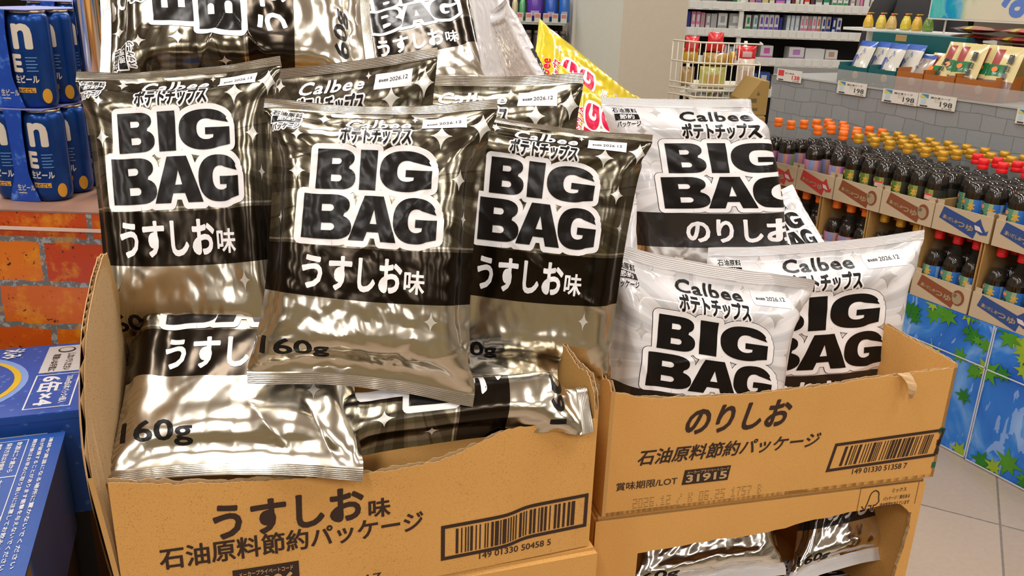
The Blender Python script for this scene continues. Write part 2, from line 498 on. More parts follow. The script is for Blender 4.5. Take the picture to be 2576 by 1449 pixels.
# ------------------------------------------------------------------ print of the bags (u right, v down, both 0..1)
def dn(s):                                   # flip: shapes drawn y-up -> v-down
    return fix(np.stack([s[0][:, 0], 1 - s[0][:, 1]], 1), s[1])
def R(s, u0, v0, u1, v1, shear=0): return fit(s, u0, 1 - v1, u1, 1 - v0, shear)
BIGBAG = [('B', .235, .222, .41, .358), ('I', .428, .222, .512, .358), ('G', .527, .222, .765, .358),
          ('B', .19, .376, .405, .520), ('A', .392, .376, .625, .520), ('G', .607, .376, .80, .520)]
def design(kind):
    AS = 1.31
    def sp(s): return (s[0] * np.array([1, AS]), s[1])        # true aspect for growing
    def us(s): return (s[0] / np.array([1, AS]), s[1])
    L = []
    letters = join2(*[heavy_shape(c, a, 1 - d, e, 1 - b) for c, a, b, e, d in BIGBAG])
    outer = join2(*[heavy_outer(c, a, 1 - d, e, 1 - b) for c, a, b, e, d in BIGBAG])
    back = us(grow(sp(outer), .026, 14))
    chips = R(text('ポテトチップス', .042), .325, .130, .665, .203)
    chipsb = us(grow(sp(chips), .0085))
    b1 = R(text('石油原料', .02), .040, .050, .150, .078); b2 = us(sp(rect(.045, 1 - .113, .150, 1 - .083))); b3 = R(text('節約', .012), .066, .087, .130, .110)
    b4 = R(text('パッケージ', .03), .048, .119, .152, .145, .1)
    calbee = R(text('Calbee', .026, 3, 1.12), .335, .058, .655, .120, .12)
    if kind == 'white':
        name = [R(text('のりしお', .035), .27, .570, .77, .680)]
    else:
        name = [R(text('うすしお', .035), .20, .570, .665, .678), R(text('味', .02), .675, .600, .765, .672)]
    g160 = R(text('160g', .02), .05, .838, .33, .912)
    stars = join2(*[sparkle(a, 1 - b, r) for a, b, r in ((.235, .065, .028), (.79, .165, .048), (.945, .12, .055), (.875, .31, .036), (.16, .30, .035), (.15, .165, .026),
                    (.065, .45, .024), (.925, .43, .026), (.67, .06, .016), (.80, .75, .03))])
    stars = (np.stack([stars[0][:, 0], 1 - (1 - stars[0][:, 1])], 1), stars[1])
    cres = poly(arc(.86, 1 - .51, .07, .055, 60, -60, 8) + arc(.84, 1 - .51, .065, .042, -55, 55, 8))
    dark = INK_RED if kind == 'yellow' else INK_BLACK
    L.append((stars, INK_SILVER if kind == 'silver' else INK_PEARL, .0003))
    L.append((back, INK_WHITE, .0007))
    if kind == 'white':
        rim = us(grow(sp(outer), .0285, 14)); L.insert(1, (rim, INK_BLACK, .00035))
    L.append((letters, dark, .0011))
    L.append((chipsb, INK_WHITE, .0006)); L.append((chips, dark, .0010))
    bb = us(grow(sp(join2(b1, b2, b4)), .006 if kind == 'silver' else .003))
    L.append((bb, INK_WHITE, .0005)); L.append((join2(b1, b2, b4), INK_BLACK, .0009)); L.append((b3, INK_WHITE, .0013))
    L.append((calbee, INK_WHITE if kind == 'silver' else dark, .0006))
    L.append((join2(*name), INK_WHITE, .0004)); L.append((g160, INK_BLACK, .0004))
    if kind == 'white': L.append((cres, INK_BLACK, .0003))
    out = []
    for s, m, off in L:
        s = dn(s); s = subdiv2(s, .0095, AS); out.append((s, m, off))
    st = subdiv2(dn(rect(.705, 1 - .128, .885, 1 - .060)), .011, AS)
    dt = subdiv2(dn(join2(R(text('賞味期限', .02), .725, .085, .770, .098), R(text('2026.12', .012), .776, .081, .865, .100))), .011, AS)
    return out, st, dt
DESIGN = {k: design(k) for k in ('silver', 'white', 'yellow')}

# ------------------------------------------------------------------ inflated pouches: two sheets welded at the rim, blown up by gas pressure
NU, NV, BW, BH, SEAL = 40, 52, .26, .34, 2
def inflate(seed, fill, pinch):
    rng = np.random.default_rng(seed)
    xs = np.linspace(-BW / 2, BW / 2, NU + 1); ys = np.linspace(BH / 2, -BH / 2, NV + 1)
    X, Y = np.meshgrid(xs, ys)
    bump = .012 * np.cos(np.pi * X / BW) * np.cos(np.pi * Y / BH)
    A = np.stack([X, Y, bump + rng.normal(0, .0006, X.shape)], 2)
    B = np.stack([X, Y, -bump + rng.normal(0, .0006, X.shape)], 2)
    P = np.stack([A, B]); Q = P.copy()
    hx, hy = BW / NU, BH / NV; hd = math.hypot(hx, hy)
    cons = [((0, 1), hx, 1.0, .25), ((1, 0), hy, 1.0, .25), ((1, 1), hd, 1.0, .08), ((1, -1), hd, 1.0, .08), ((0, 2), 2 * hx, .9, .22), ((2, 0), 2 * hy, .9, .22)]
    def rim(P):
        m = (P[0] + P[1]) / 2
        for sl in (np.s_[:, 0], np.s_[:, -1], np.s_[:SEAL + 1], np.s_[-SEAL - 1:]):
            P[0][sl] = m[sl]; P[1][sl] = m[sl]
    target = fill
    for it in range(330):
        e1 = np.zeros_like(P); e2 = np.zeros_like(P)
        e1[:, :, 1:-1] = P[:, :, 2:] - P[:, :, :-2]; e2[:, 1:-1] = P[:, 2:] - P[:, :-2]
        nrm = np.cross(e2, e1); nrm[1] *= -1
        nrm /= np.maximum(np.linalg.norm(nrm, axis=3, keepdims=True), 1e-9)
        thick = P[0, NV // 2, NU // 2, 2] - P[1, NV // 2, NU // 2, 2]
        pr = 7e-5 * max(-.3, min(1.0, (target - thick) / target * 6))
        V = (P - Q) * .93
        Q = P.copy()
        P = P + np.clip(V, -.003, .003) + nrm * pr
        for _ in range(5):
            acc = np.zeros_like(P); cnt = np.zeros(P.shape[:3] + (1,))
            for (di, dj), L0, ks, kc in cons:
                if dj >= 0: a = (slice(None), slice(0, P.shape[1] - di), slice(0, P.shape[2] - dj)); b = (slice(None), slice(di, None), slice(dj, None))
                else: a = (slice(None), slice(0, P.shape[1] - di), slice(-dj, None)); b = (slice(None), slice(di, None), slice(0, dj))
                d = P[b] - P[a]; l = np.linalg.norm(d, axis=3, keepdims=True) + 1e-9
                k = np.where(l > L0, ks, kc) * (l - L0) / l * .5
                acc[a] += d * k; acc[b] -= d * k; cnt[a] += 1; cnt[b] += 1
            P = P + acc / cnt * 1.6
            rim(P)
        P[:, :, :, :] -= np.array([0, 0, P[..., 2].mean()])
    return P
def upsample(G, k):
    def one(A):                                # along axis 0
        n = A.shape[0] - 1
        t = np.arange(n * k + 1) / k; i = np.minimum(t.astype(int), n - 1); f = (t - i)[:, None, None]
        p = np.concatenate([2 * A[:1] - A[1:2], A, 2 * A[-1:] - A[-2:-1]])
        p0, p1, p2, p3 = p[i], p[i + 1], p[i + 2], p[i + 3]
        return .5 * (2 * p1 + (p2 - p0) * f + (2 * p0 - 5 * p1 + 4 * p2 - p3) * f ** 2 + (3 * p1 - p0 - 3 * p2 + p3) * f ** 3)
    return np.swapaxes(one(np.swapaxes(one(G), 0, 1)), 0, 1)
UP = 3
POUCH = []
for seed, fill in ((3, .050), (11, .060), (29, .044), (41, .055)):
    P = inflate(seed, fill, 0)
    c = P[:, 0, :, 0]
    wtop = (P[0, 0, -1, 0] - P[0, 0, 0, 0]); hgt = P[0, 0, NU // 2, 1] - P[0, -1, NU // 2, 1]
    mid = P[0, :, NU // 2, 0].mean(); P[..., 0] -= mid
    P[..., 1] -= (P[0, 0, NU // 2, 1] + P[0, -1, NU // 2, 1]) / 2
    P[..., 0] /= wtop; P[..., 1] /= hgt; P[..., 2] /= BW
    for rows in (range(0, SEAL + 1), range(NV - SEAL, NV + 1)):      # the welded strips stay nearly flat
        for r_ in rows:
            z_ = P[:, r_, :, 2]; k_ = 5; zp = np.pad(z_, ((0, 0), (k_, k_)), 'edge'); P[:, r_, :, 2] = np.stack([np.convolve(q, np.ones(2 * k_ + 1) / (2 * k_ + 1), 'valid') for q in zp])
    POUCH.append([upsample(P[0], UP), upsample(P[1], UP)])

def facets(x, y, seed, n=6):
    rng = np.random.default_rng(seed); h = np.zeros_like(x)
    for i in range(n):
        a = rng.uniform(0, math.pi); L = rng.uniform(.05, .16); ph = rng.uniform(0, 1)
        s = (x * math.cos(a) + y * math.sin(a)) / L + ph
        tri = np.abs((s % 1) - .5) * 2
        g = np.clip(np.sin((x * math.sin(a) - y * math.cos(a)) / L * 1.7 + rng.uniform(0, 6)) + .35, 0, 1)
        h += (tri - .5) * L * g
    return h / n ** .5
def grid_normals(G):
    du = np.gradient(G, axis=1); dv = np.gradient(G, axis=0)
    n = np.cross(dv, du)
    return n / np.maximum(np.linalg.norm(n, axis=2, keepdims=True), 1e-12)
def sample(G, u, v):
    R_, C_ = G.shape[0] - 1, G.shape[1] - 1
    x = np.clip(u, 0, 1) * C_; y = np.clip(v, 0, 1) * R_
    j = np.minimum(x.astype(int), C_ - 1); i = np.minimum(y.astype(int), R_ - 1); fx = (x - j)[:, None]; fy = (y - i)[:, None]
    return (G[i, j] * (1 - fx) + G[i, j + 1] * fx) * (1 - fy) + (G[i + 1, j] * (1 - fx) + G[i + 1, j + 1] * fx) * fy
def make_bag(name, label, kind, quad, variant=0, mirror=False, seed=1, crumple=.08, depth=1.0, group=None, hinges=(), creases=(), bend=0.0, printed=True, sticker=True, pleat=1.0, vp=1.0, uw=0.0):
    """quad: TL, TR, BR, BL as world points of the flat pouch corners seen from its printed side"""
    Fg, Bg = [g.copy() for g in POUCH[variant]]
    if mirror:
        Fg, Bg = [g[:, ::-1] * np.array([-1, 1, 1]) for g in (Fg, Bg)]
    nr, nc = Fg.shape[:2]
    uu, vv = np.meshgrid(np.linspace(0, 1, nc), np.linspace(0, 1, nr))
    puff = np.clip(np.abs(Fg[..., 2] - Bg[..., 2]) / .04, 0, 1)
    mx, my = uu * 1.0, vv * 1.31
    out = []
    for side, G in ((0, Fg), (1, Bg)):
        sg = 1 if side == 0 else -1
        h = facets(mx, my, seed * 7 + side) * crumple * (.55 + 1.3 * np.exp(-((1 - vv) / .13) ** 2) + .7 * np.exp(-(vv / .10) ** 2) + .4 * np.exp(-(np.minimum(uu, 1 - uu) / .10) ** 2))
        # pleats running out of the welded seals
        rng = np.random.default_rng(seed * 13 + side)
        for s0 in (vv, 1 - vv):
            p = np.zeros_like(uu)
            for _ in range(16):
                c0 = rng.uniform(.03, .97); wd = rng.uniform(.006, .02); ln = rng.uniform(.04, .17); sl = rng.uniform(-.5, .5)
                p += rng.uniform(-1, 1.0) * np.exp(-np.abs(uu - c0 - sl * s0) / wd) * np.exp(-s0 / ln)
            h += p * .0065 * pleat
        for (u0, v0, u1, v1, amp, wd) in creases:
            ax, ay, bx, by = u0, v0 * 1.31, u1, v1 * 1.31
            dx, dy = bx - ax, by - ay; LL = dx * dx + dy * dy
            tt = np.clip(((mx - ax) * dx + (my - ay) * dy) / LL, 0, 1)
            dd = np.hypot(mx - ax - tt * dx, my - ay - tt * dy)
            if side == 0: h += amp * np.exp(-dd / wd) * np.sin(np.pi * np.clip(tt, .08, .92)) ** .5
        G = G.copy(); G[..., 2] += sg * h * puff
        sw = .010 * np.sin(uu * 5.1 + seed) * (np.exp(-(vv / .06) ** 2) + np.exp(-((1 - vv) / .06) ** 2))
        G[..., 2] += sw
        G[..., 2] *= depth
        G[..., 2] += bend * (1 - (2 * vv - 1) ** 2)
        # folds about a line in the flat plane
        for (u0, v0, u1, v1, angle, rad) in hinges:
            a = np.array([u0 - .5, (.5 - v0)]); b = np.array([u1 - .5, (.5 - v1)])
            d = (b - a) * np.array([1, 1.31]); d /= np.linalg.norm(d); nn = np.array([d[1], -d[0]])       # right of the line folds
            X = G[..., 0] - a[0]; Y = (G[..., 1] - a[1]) * 1.31; Z = G[..., 2]
            s = X * nn[0] + Y * nn[1]; tlen = X * d[0] + Y * d[1]
            th = math.radians(angle); arcl = rad * abs(th)
            f = np.clip(s / max(arcl, 1e-6), 0, 1); phi = th * f
            sgn = math.copysign(1, th)
            sx = np.where(s <= 0, s, rad * np.sin(np.abs(phi)) + np.maximum(s - arcl, 0) * math.cos(th))
            sz = np.where(s <= 0, 0, sgn * rad * (1 - np.cos(np.abs(phi))) + np.maximum(s - arcl, 0) * math.sin(th))
            # offset keeps thickness: move along the rotated normal
            ox = -np.sin(phi) * Z; oz = np.cos(phi) * Z
            s2 = sx + ox; z2 = sz + oz
            X2 = tlen * d[0] + s2 * nn[0]; Y2 = tlen * d[1] + s2 * nn[1]
            G[..., 0] = X2 + a[0]; G[..., 1] = Y2 / 1.31 + a[1]; G[..., 2] = z2
        out.append(G)
    TL, TR, BR, BL = [np.asarray(q, float) for q in quad]
    wd = (np.linalg.norm(TR - TL) + np.linalg.norm(BR - BL)) / 2
    base = (BL + BR) / 2
    W = []
    for G in out:
        u = (G[..., 0] + .5)[..., None]; v = (.5 - G[..., 1])[..., None]; v = np.where(v > 0, np.abs(v) ** vp, v); u = u + uw * np.sin(2 * np.pi * np.clip(u, 0, 1)) / (2 * np.pi)
        P = (TL * (1 - u) + TR * u) * (1 - v) + (BL * (1 - u) + BR * u) * v
        Pu = (TR - TL) * (1 - v) + (BR - BL) * v; Pv = (BL - TL) * (1 - u) + (BR - TR) * u
        n = np.cross(Pv, Pu); n /= np.linalg.norm(n, axis=2, keepdims=True)
        W.append(P + n * G[..., 2:3] * wd - base)
    root = thing(name, label, 'chip bag', base, 0, group)
    s0 = SEAL * UP
    def strip(r0, r1, nm, with_print):
        V = np.concatenate([W[0][r0:r1 + 1].reshape(-1, 3), W[1][r0:r1 + 1].reshape(-1, 3)])
        n = r1 - r0 + 1; idx = np.arange(n * nc).reshape(n, nc)
        a = idx[:-1, :-1].ravel(); b = idx[:-1, 1:].ravel(); c = idx[1:, 1:].ravel(); d = idx[1:, :-1].ravel()
        f1 = np.stack([a, d, c, b], 1); f2 = np.stack([a, b, c, d], 1) + n * nc
        uv = np.stack([np.concatenate([uu[r0:r1 + 1].ravel(), uu[r0:r1 + 1].ravel() + 2]), np.tile(vv[r0:r1 + 1].ravel(), 2)], 1)
        if nm != 'pouch':                        # seal: give the welded strip a little body
            V[:n * nc] += grid_normals(W[0])[r0:r1 + 1].reshape(-1, 3) * .0003; V[n * nc:] -= grid_normals(W[0])[r0:r1 + 1].reshape(-1, 3) * .0003
        F = f1.tolist() + f2.tolist(); mi = [0] * len(F); mats = [FILM[kind]]
        if with_print:
            N = grid_normals(W[0]); V = [V]; UV = [uv]; k = 2 * n * nc
            for (sh, m, off) in DESIGN[kind][0]:
                if m not in mats: mats.append(m)
                p = sample(W[0], sh[0][:, 0], sh[0][:, 1]); q = sample(N, sh[0][:, 0], sh[0][:, 1])
                V.append(p + q * off); UV.append(sh[0]); F += [[i + k for i in f[::-1]] for f in sh[1]]; mi += [mats.index(m)] * len(sh[1]); k += len(p)
            V = np.concatenate(V); uv = np.concatenate(UV)
        return mesh_obj(nm, V, F, mats, mi, root, True, uv)
    strip(s0, nr - 1 - s0, 'pouch', printed)
    strip(0, s0, 'top_seal', False); strip(nr - 1 - s0, nr - 1, 'bottom_seal', False)
    if sticker and printed:
        N = grid_normals(W[0]); _, st, dt = DESIGN[kind]
        V = []; F = []; mi = []; k = 0
        for sh, off, m in ((st, .0006, 0), (dt, .0009, 1)):
            p = sample(W[0], sh[0][:, 0], sh[0][:, 1]); q = sample(N, sh[0][:, 0], sh[0][:, 1])
            V.append(p + q * off); F += [[i + k for i in f[::-1]] for f in sh[1]]; mi += [m] * len(sh[1]); k += len(p)
        mesh_obj('date_sticker', np.concatenate(V), F, [STICKER, STICKER_INK], mi, root, True)
    return root
def Q(*p):
    return [at(*q) for q in p]
# ------------------------------------------------------------------ materials of the place
def kraft(name, col, var=.10):
    t = NT(name); o = t.coord()
    f1 = t.noise(o, 9.0, 4); f2 = t.noise(t.mapping(o, scale=(1, 1, 6)), 420.0, 2); f3 = t.noise(o, 900.0, 1)
    c = t.mix(f1, tuple(v * (1 - var) for v in col), tuple(v * (1 + var) for v in col))
    c = t.mix(t.math('GREATER_THAN', f3, .66), c, tuple(v * .62 for v in col))
    t.set(color=c, rough=.72, normal=t.bump(f2, .12, .001), spec=.25)
    return t.m
KRAFT = kraft('kraft_cardboard', (.69, .365, .105))
KRAFT_IN = kraft('kraft_inside', (.56, .32, .11))
KRAFT_EDGE = kraft('kraft_flute', (.55, .36, .18))
KRAFT_DARK = kraft('kraft_old', (.29, .185, .055))
BOX_INK = plain('box_print_brown', (.035, .014, .008), .6)
GREEN_INK = plain('box_print_green', (.01, .11, .05), .6)
TILE = NT('floor_tile'); _o = TILE.coord(); _o = TILE.mapping(_o, loc=(.22, .31, 0), rot=(0, 0, math.radians(26)))
_b = TILE.n('TexBrick'); TILE.l(_o, _b.inputs['Vector']); _b.offset = 0.0; _b.inputs['Scale'].default_value = 1.0
_b.inputs['Brick Width'].default_value = .60; _b.inputs['Row Height'].default_value = .60; _b.inputs['Mortar Size'].default_value = .0035
_b.inputs['Color1'].default_value = (.30, .225, .165, 1); _b.inputs['Color2'].default_value = (.335, .255, .19, 1); _b.inputs['Mortar'].default_value = (.10, .08, .06, 1)
_n = TILE.noise(TILE.coord(), 60, 4)
TILE.set(color=TILE.mix(TILE.math('MULTIPLY', _n, .35), _b.outputs[0], (.5, .42, .34)), rough=.32)
WALLP = plain('wall_paint', (.50, .46, .38), .75, var=.08, scale=.8)
CEILP = plain('ceiling_panel', (.72, .70, .66), .8)
BLACK = plain('black_matt', (.012, .011, .012), .6)
WHITE_STEEL = plain('white_shelf_steel', (.70, .70, .65), .4)
def chrome(name, c, r): return plain(name, c, r, 1.0, var=.02)
CHROME = chrome('chrome_tube', (.75, .70, .66), .12)
BRASS = chrome('brass_tube', (.62, .45, .22), .25)
def solid(c, rough=.45, coat=0.0, metal=0.0, _cache={}):
    k = (tuple(c), rough, coat, metal)
    if k not in _cache: _cache[k] = plain('colour_%02x%02x%02x' % tuple(int(255 * min(1, v) ** .4545) for v in c), c, rough, metal, coat)
    return _cache[k]
def clear(name, tint, alpha):
    t = NT(name)
    t.set(color=tint, rough=.06, alpha=alpha, spec=.6)
    return t.m

# ------------------------------------------------------------------ room shell
def slab(name, x0, x1, y0, y1, z0, z1, m):
    o = MB().box(x0, x1, y0, y1, z0, z1).build(name, m); return tag(o, kind='structure')
slab('floor', -5, 6, -4.5, 9.5, -.1, 0, TILE.m)
slab('ceiling', -5, 6, -4.5, 9.5, CEIL, CEIL + .1, CEILP)
slab('wall_left', -5.1, -5, -4.5, 9.5, 0, CEIL, WALLP); slab('wall_right', 6, 6.1, -4.5, 9.5, 0, CEIL, WALLP)
slab('wall_back', -5, 6, 9.5, 9.6, 0, CEIL, WALLP); slab('wall_front', -5, 6, -4.6, -4.5, 0, CEIL, plain('wall_paint_olive', (.36, .30, .17), .7, var=.25, scale=1.2))
FIX = solid((.8, .8, .78), .4)
for i, (x, y) in enumerate(LAMPS):
    b = MB(); b.box(x - .10, x + .10, y - .62, y + .62, CEIL - .06, CEIL)
    tag(b.build('ceiling_light', FIX), 'slim white ceiling light fitting in rows over the aisle', 'ceiling light', 'ceiling lights')

# pillar behind the bags
PILL = plain('pillar_beige', (.50, .44, .345), .6, var=.05); PILL_LIT = plain('pillar_lit_side', (.62, .63, .54), .6, var=.04); TRIM = plain('pillar_trim', (.66, .64, .58), .5)  # left face is paler: its lit look is put into the colour
_M = Matrix.Translation((.52, 4.62, 0)) @ Matrix.Rotation(math.radians(15), 4, 'Z')
b = MB(_M); b.box(0, .362, 0, .83, 0, CEIL, 0); o = b.build('trim_pillar', [PILL, PILL_LIT])
for p in o.data.polygons:
    if p.normal.dot(Vector((-math.cos(math.radians(15)), -math.sin(math.radians(15)), 0))) > .9: p.material_index = 1
tag(o, kind='structure')
b = MB(_M); b.box(-.018, .0, .76, .85, 0, CEIL); tag(b.build('trim_pillar_corner', TRIM), kind='structure')

# ------------------------------------------------------------------ cartons
def plane_frame(A, yaw):
    th = math.radians(yaw); d = np.array([math.cos(th), math.sin(th), 0]); n = np.array([-d[1], d[0], 0]); return np.asarray(A, float), d, n
def loc_on(fr, x, y, off=0.0):
    A, d, n = fr; r = CM @ np.array([(x - CX) / FPX, (y - CY) / FPX, 1.0]); o = A + n * off
    t = ((o - CO) @ n) / (r @ n); P = CO + r * t - o
    return P @ d, P[2]
def corrugated(M, L, top, thick=.005, bottom=0.0, seed=0, bow=None, hole=None, ragged=.0012, step=.0025):
    """one upright cardboard wall: two liners with a zigzag flute between; local x along, y inward, z up. top: list of (x, z)"""
    rng = np.random.default_rng(seed)
    n = int(L / step); xs = np.linspace(0, L, n + 1)
    tx, tz = zip(*top); zt = np.interp(xs, tx, tz)
    k = np.ones(3) / 3
    rag = np.convolve(rng.normal(0, ragged, n + 3), k, 'valid') + np.convolve(rng.normal(0, ragged * 2.4, n + 21), np.ones(21) / 21, 'valid') * 1.5
    rag2 = np.convolve(rng.normal(0, ragged * 1.5, n + 3), k, 'valid')
    b = MB(M); by = bow or (lambda x, z: 0.0)
    nz = 8
    def liner(y0, y1, r, mi):
        for side, y in ((0, y0), (1, y1)):
            V = []; F = []
            for i in range(n + 1):
                for j in range(nz + 1):
                    z = bottom + (zt[i] + r[i] - bottom) * j / nz; V.append((xs[i], y + by(xs[i], z), z))
            for i in range(n):
                for j in range(nz):
                    a = i * (nz + 1) + j; q = [a, a + nz + 1, a + nz + 2, a + 1]; F.append(q if side == 0 else q[::-1])
            b.add(V, F, mi[side])
        V = []; F = []
        for i in range(n + 1):
            z = zt[i] + r[i]; V += [(xs[i], y0 + by(xs[i], z), z), (xs[i], y1 + by(xs[i], z), z)]
        for i in range(n): F.append([2 * i, 2 * i + 2, 2 * i + 3, 2 * i + 1])
        b.add(V, F, 2)
    liner(0, .0007, rag, (0, 2)); liner(thick - .0007, thick, rag2, (2, 1))
    per = .0075; m = int(L / per * 2); V = []; F = []
    for i in range(m + 1):
        x = i * per / 2; y = .0007 if i % 2 == 0 else thick - .0007; z = np.interp(x, xs, zt) - .0012 + rng.normal(0, .0007)
        V += [(x, y + by(x, z), z), (x, y + by(x, bottom), bottom)]
    for i in range(m): F.append([2 * i, 2 * i + 1, 2 * i + 3, 2 * i + 2])
    b.add(V, F, 2)
    for x in (0, L):                                   # close the ends
        z = np.interp(x, xs, zt); V = [(x, by(x, bottom), bottom), (x, thick + by(x, bottom), bottom), (x, thick + by(x, z), z), (x, by(x, z), z)]
        b.add(V, [[0, 1, 2, 3] if x == 0 else [3, 2, 1, 0]], 0)
    return b
CMATS = [KRAFT, KRAFT_IN, KRAFT_EDGE, BOX_INK, GREEN_INK]
def print_on(b, shape, off=-.0004, mi=3, bow=None):
    V, F = shape
    y = np.full(len(V), off)
    if bow: y = y + np.array([bow(p[0], p[1]) for p in V])
    b.add(np.stack([V[:, 0], y, V[:, 1]], 1), F, mi)
# --- left carton
LA, LY, LL, LD = np.array([-.377, .700, .875]), 19.0, .507, .365
LF = plane_frame(LA, LY)
_M = Matrix.Translation(Vector((0, 0, 0)))
cart = thing('carton', 'open brown carton on the left, front cut low in a curve, printed with barcode', 'carton', LA, math.radians(LY))
top = sorted([loc_on(LF, *p) for p in ((285, 1211), (480, 1212), (700, 1199), (850, 1190), (1000, 1172), (1100, 1152), (1180, 1122), (1270, 1078), (1400, 1062), (1490, 1056))])
top = [(0, top[0][1])] + top + [(LL, top[-1][1])]
fb = lambda x, z: -.006 * math.sin(math.pi * min(1, max(0, x / LL)))
b = corrugated(None, LL, top, seed=1, bow=fb)
def boxfit(fr, s, px, shear=0):
    c = [loc_on(fr, *p) for p in px]; xs = [q[0] for q in c]; zs = [q[1] for q in c]
    return fit(s, min(xs), min(zs), max(xs), max(zs), shear)
def lr(fr, x0, y0, x1, y1): return [(x0, y0), (x1, y1)]
def boxtext(fr, s, pl, pr, h, shear=0):
    "lettering whose baseline runs from pixel pl to pixel pr, h metres tall"
    (x0, z0), (x1, z1) = loc_on(fr, *pl), loc_on(fr, *pr); z = (z0 + z1) / 2
    return fit(s, x0, z, x1, z + h, shear)
print_on(b, subdiv2(boxtext(LF, text('うすしお', .035), (538, 1335), (915, 1318), .0415), .03), bow=fb)
print_on(b, subdiv2(boxtext(LF, text('味', .025), (925, 1296), (980, 1290), .0235), .03), bow=fb)
print_on(b, subdiv2(boxtext(LF, text('石油原料節約パッケージ', .022), (402, 1412), (1062, 1345), .0262), .03), bow=fb)
x0, z0 = loc_on(LF, 586, 1449); x1, z1 = loc_on(LF, 750, 1402)
sh = rect(x0, z1 - .045, x1, z1); print_on(b, subdiv2(sh, .03), bow=fb)
print_on(b, subdiv2(fit(text('メーカープライベートコード', .02), x0 + .006, z1 - .0095, x1 - .006, z1 - .0035), .03), -.0009, 2, fb)
print_on(b, subdiv2(fit(text('31906', .03), x0 + .005, z1 - .033, x1 - .005, z1 - .0115), .03), -.0009, 2, fb)
print_on(b, subdiv2(boxtext(LF, text('. 17', .01), (890, 1462), (957, 1449), .010), .03), bow=fb)
xa, za = loc_on(LF, 1106, 1397); xb, zb = loc_on(LF, 1474, 1216); xc, zc = loc_on(LF, 1474, 1330); xd, zd = loc_on(LF, 1115, 1308)
zlo, zhi = za, zd
skew = lambda s: fix(np.stack([s[0][:, 0], s[0][:, 1] + (s[0][:, 0] - xa) / (xc - xa) * (zc - za) + .0035 * np.tanh((s[0][:, 0] - (xa + xc) / 2) / .012)], 1), s[1])
print_on(b, skew(subdiv2(frame2(xa, zlo, xc, zhi, .0045), .008)), bow=fb)
print_on(b, skew(subdiv2(barcode(xa + .017, zlo + .006, xc - .015, zhi - .007, 5), .012)), bow=fb)
print_on(b, subdiv2(boxtext(LF, text('149 01330 50458 5', .012), (1202, 1406), (1384, 1362), .0085), .03), bow=fb)
b.build('front_panel', CMATS, cart)
Rz = lambda d: Matrix.Rotation(math.radians(d), 4, 'Z')
ltop = [(0, .178), (.012, .262), (.03, .315), (.08, .350), (.12, .358), (.16, .35), (.22, .28), (LD, .25)]
bowl = lambda x, z: .026 * math.exp(-((x - .06) / .09) ** 2) * math.sin(math.pi * min(1, max(0, z / .36)))
corrugated(Rz(90), LD, ltop, seed=2, bow=lambda x, z: bowl(x, z) - .005).build('side_panel', [KRAFT_IN, KRAFT, KRAFT_EDGE], cart)
rtop = [(0, .182), (.004, .20), (.02, .215), (.06, .212), (.16, .23), (LD, .26)]
corrugated(Matrix.Translation((LL, 0, 0)) @ Rz(90), LD, rtop, seed=3).build('side_panel', [KRAFT_IN, KRAFT, KRAFT_EDGE], cart)
corrugated(Matrix.Translation((0, LD - .005, 0)), LL, [(0, .25), (LL, .26)], seed=4, step=.01).build('back_panel', [KRAFT_IN, KRAFT, KRAFT_EDGE], cart)
MB().box(0, LL, 0, LD, 0, .005).build('bottom_panel', KRAFT, cart)
# --- right carton
RA, RY, RL, RD = np.array([.128, .926, .875]), 14.8, .487, .315
RF = plane_frame(RA, RY)
cart = thing('carton', 'open brown carton on the right, holding white bags, printed with date stamp', 'carton', RA, math.radians(RY))
top = sorted([loc_on(RF, *p) for p in ((1545, 988), (1610, 1000), (1750, 1000), (1900, 990), (2050, 972), (2200, 950), (2260, 945), (2330, 934), (2408, 926))])
top = [(0, top[0][1])] + top + [(RL, top[-1][1])]
b = corrugated(None, RL, top, seed=6, ragged=.0008)
print_on(b, boxtext(RF, text('のりしお', .035), (1722, 1092), (1985, 1075), .0395, .25))
print_on(b, boxtext(RF, text('石油原料節約パッケージ', .022), (1603, 1165), (2060, 1130), .0225, .22))
print_on(b, boxtext(RF, text('賞味期限/LOT', .012), (1549, 1232), (1702, 1222), .0118))
x0, z0 = loc_on(RF, 1714, 1220); x1, z1 = loc_on(RF, 1834, 1174)
print_on(b, xf2(rect(0, 0, x1 - x0, .0215), dx=x0, dy=z0, shear=.12))
print_on(b, fit(text('メーカープライベートコード', .02), x0 + .006, z0 + .0155, x1, z0 + .0198), -.0009, 2)
print_on(b, fit(text('31915', .03), x0 + .005, z0 + .003, x1 - .002, z0 + .0145), -.0009, 2)
FADED = plain('faded_ink', (.26, .135, .045), .7)
# dotted date stamp
dots = {'2': '111 001 111 100 111', '0': '111 101 101 101 111', '6': '111 100 111 101 111', '.': '000 000 000 000 010', '1': '010 110 010 010 111', '/': '001 001 010 100 100', 'K': '101 101 110 101 101', '5': '111 100 111 001 111', '7': '111 001 010 010 010', 'B': '110 101 110 101 110', ' ': '000 000 000 000 000'}
(x0, z0), (x1, z1) = loc_on(RF, 1590, 1281), loc_on(RF, 1916, 1245)
msg = '2026.12 / K 06.25 1757 B'; cw = (x1 - x0) / len(msg); sh = []
for i, ch in enumerate(msg):
    for rI, row in enumerate(dots[ch].split()):
        for cI, q in enumerate(row):
            if q == '1':
                for e in (0, 1):
                    sh.append(rect(x0 + i * cw + (cI + e * .5) * cw * .27, z0 + .0135 - rI * .0031, x0 + i * cw + (cI + e * .5) * cw * .27 + cw * .10, z0 + .0135 - rI * .0031 + .0012))
print_on(b, join2(*sh), mi=5)
xa, za = loc_on(RF, 2076, 1188); xc, zc = loc_on(RF, 2352, 1147); xd, zd = loc_on(RF, 2098, 1116)
h = zd - za
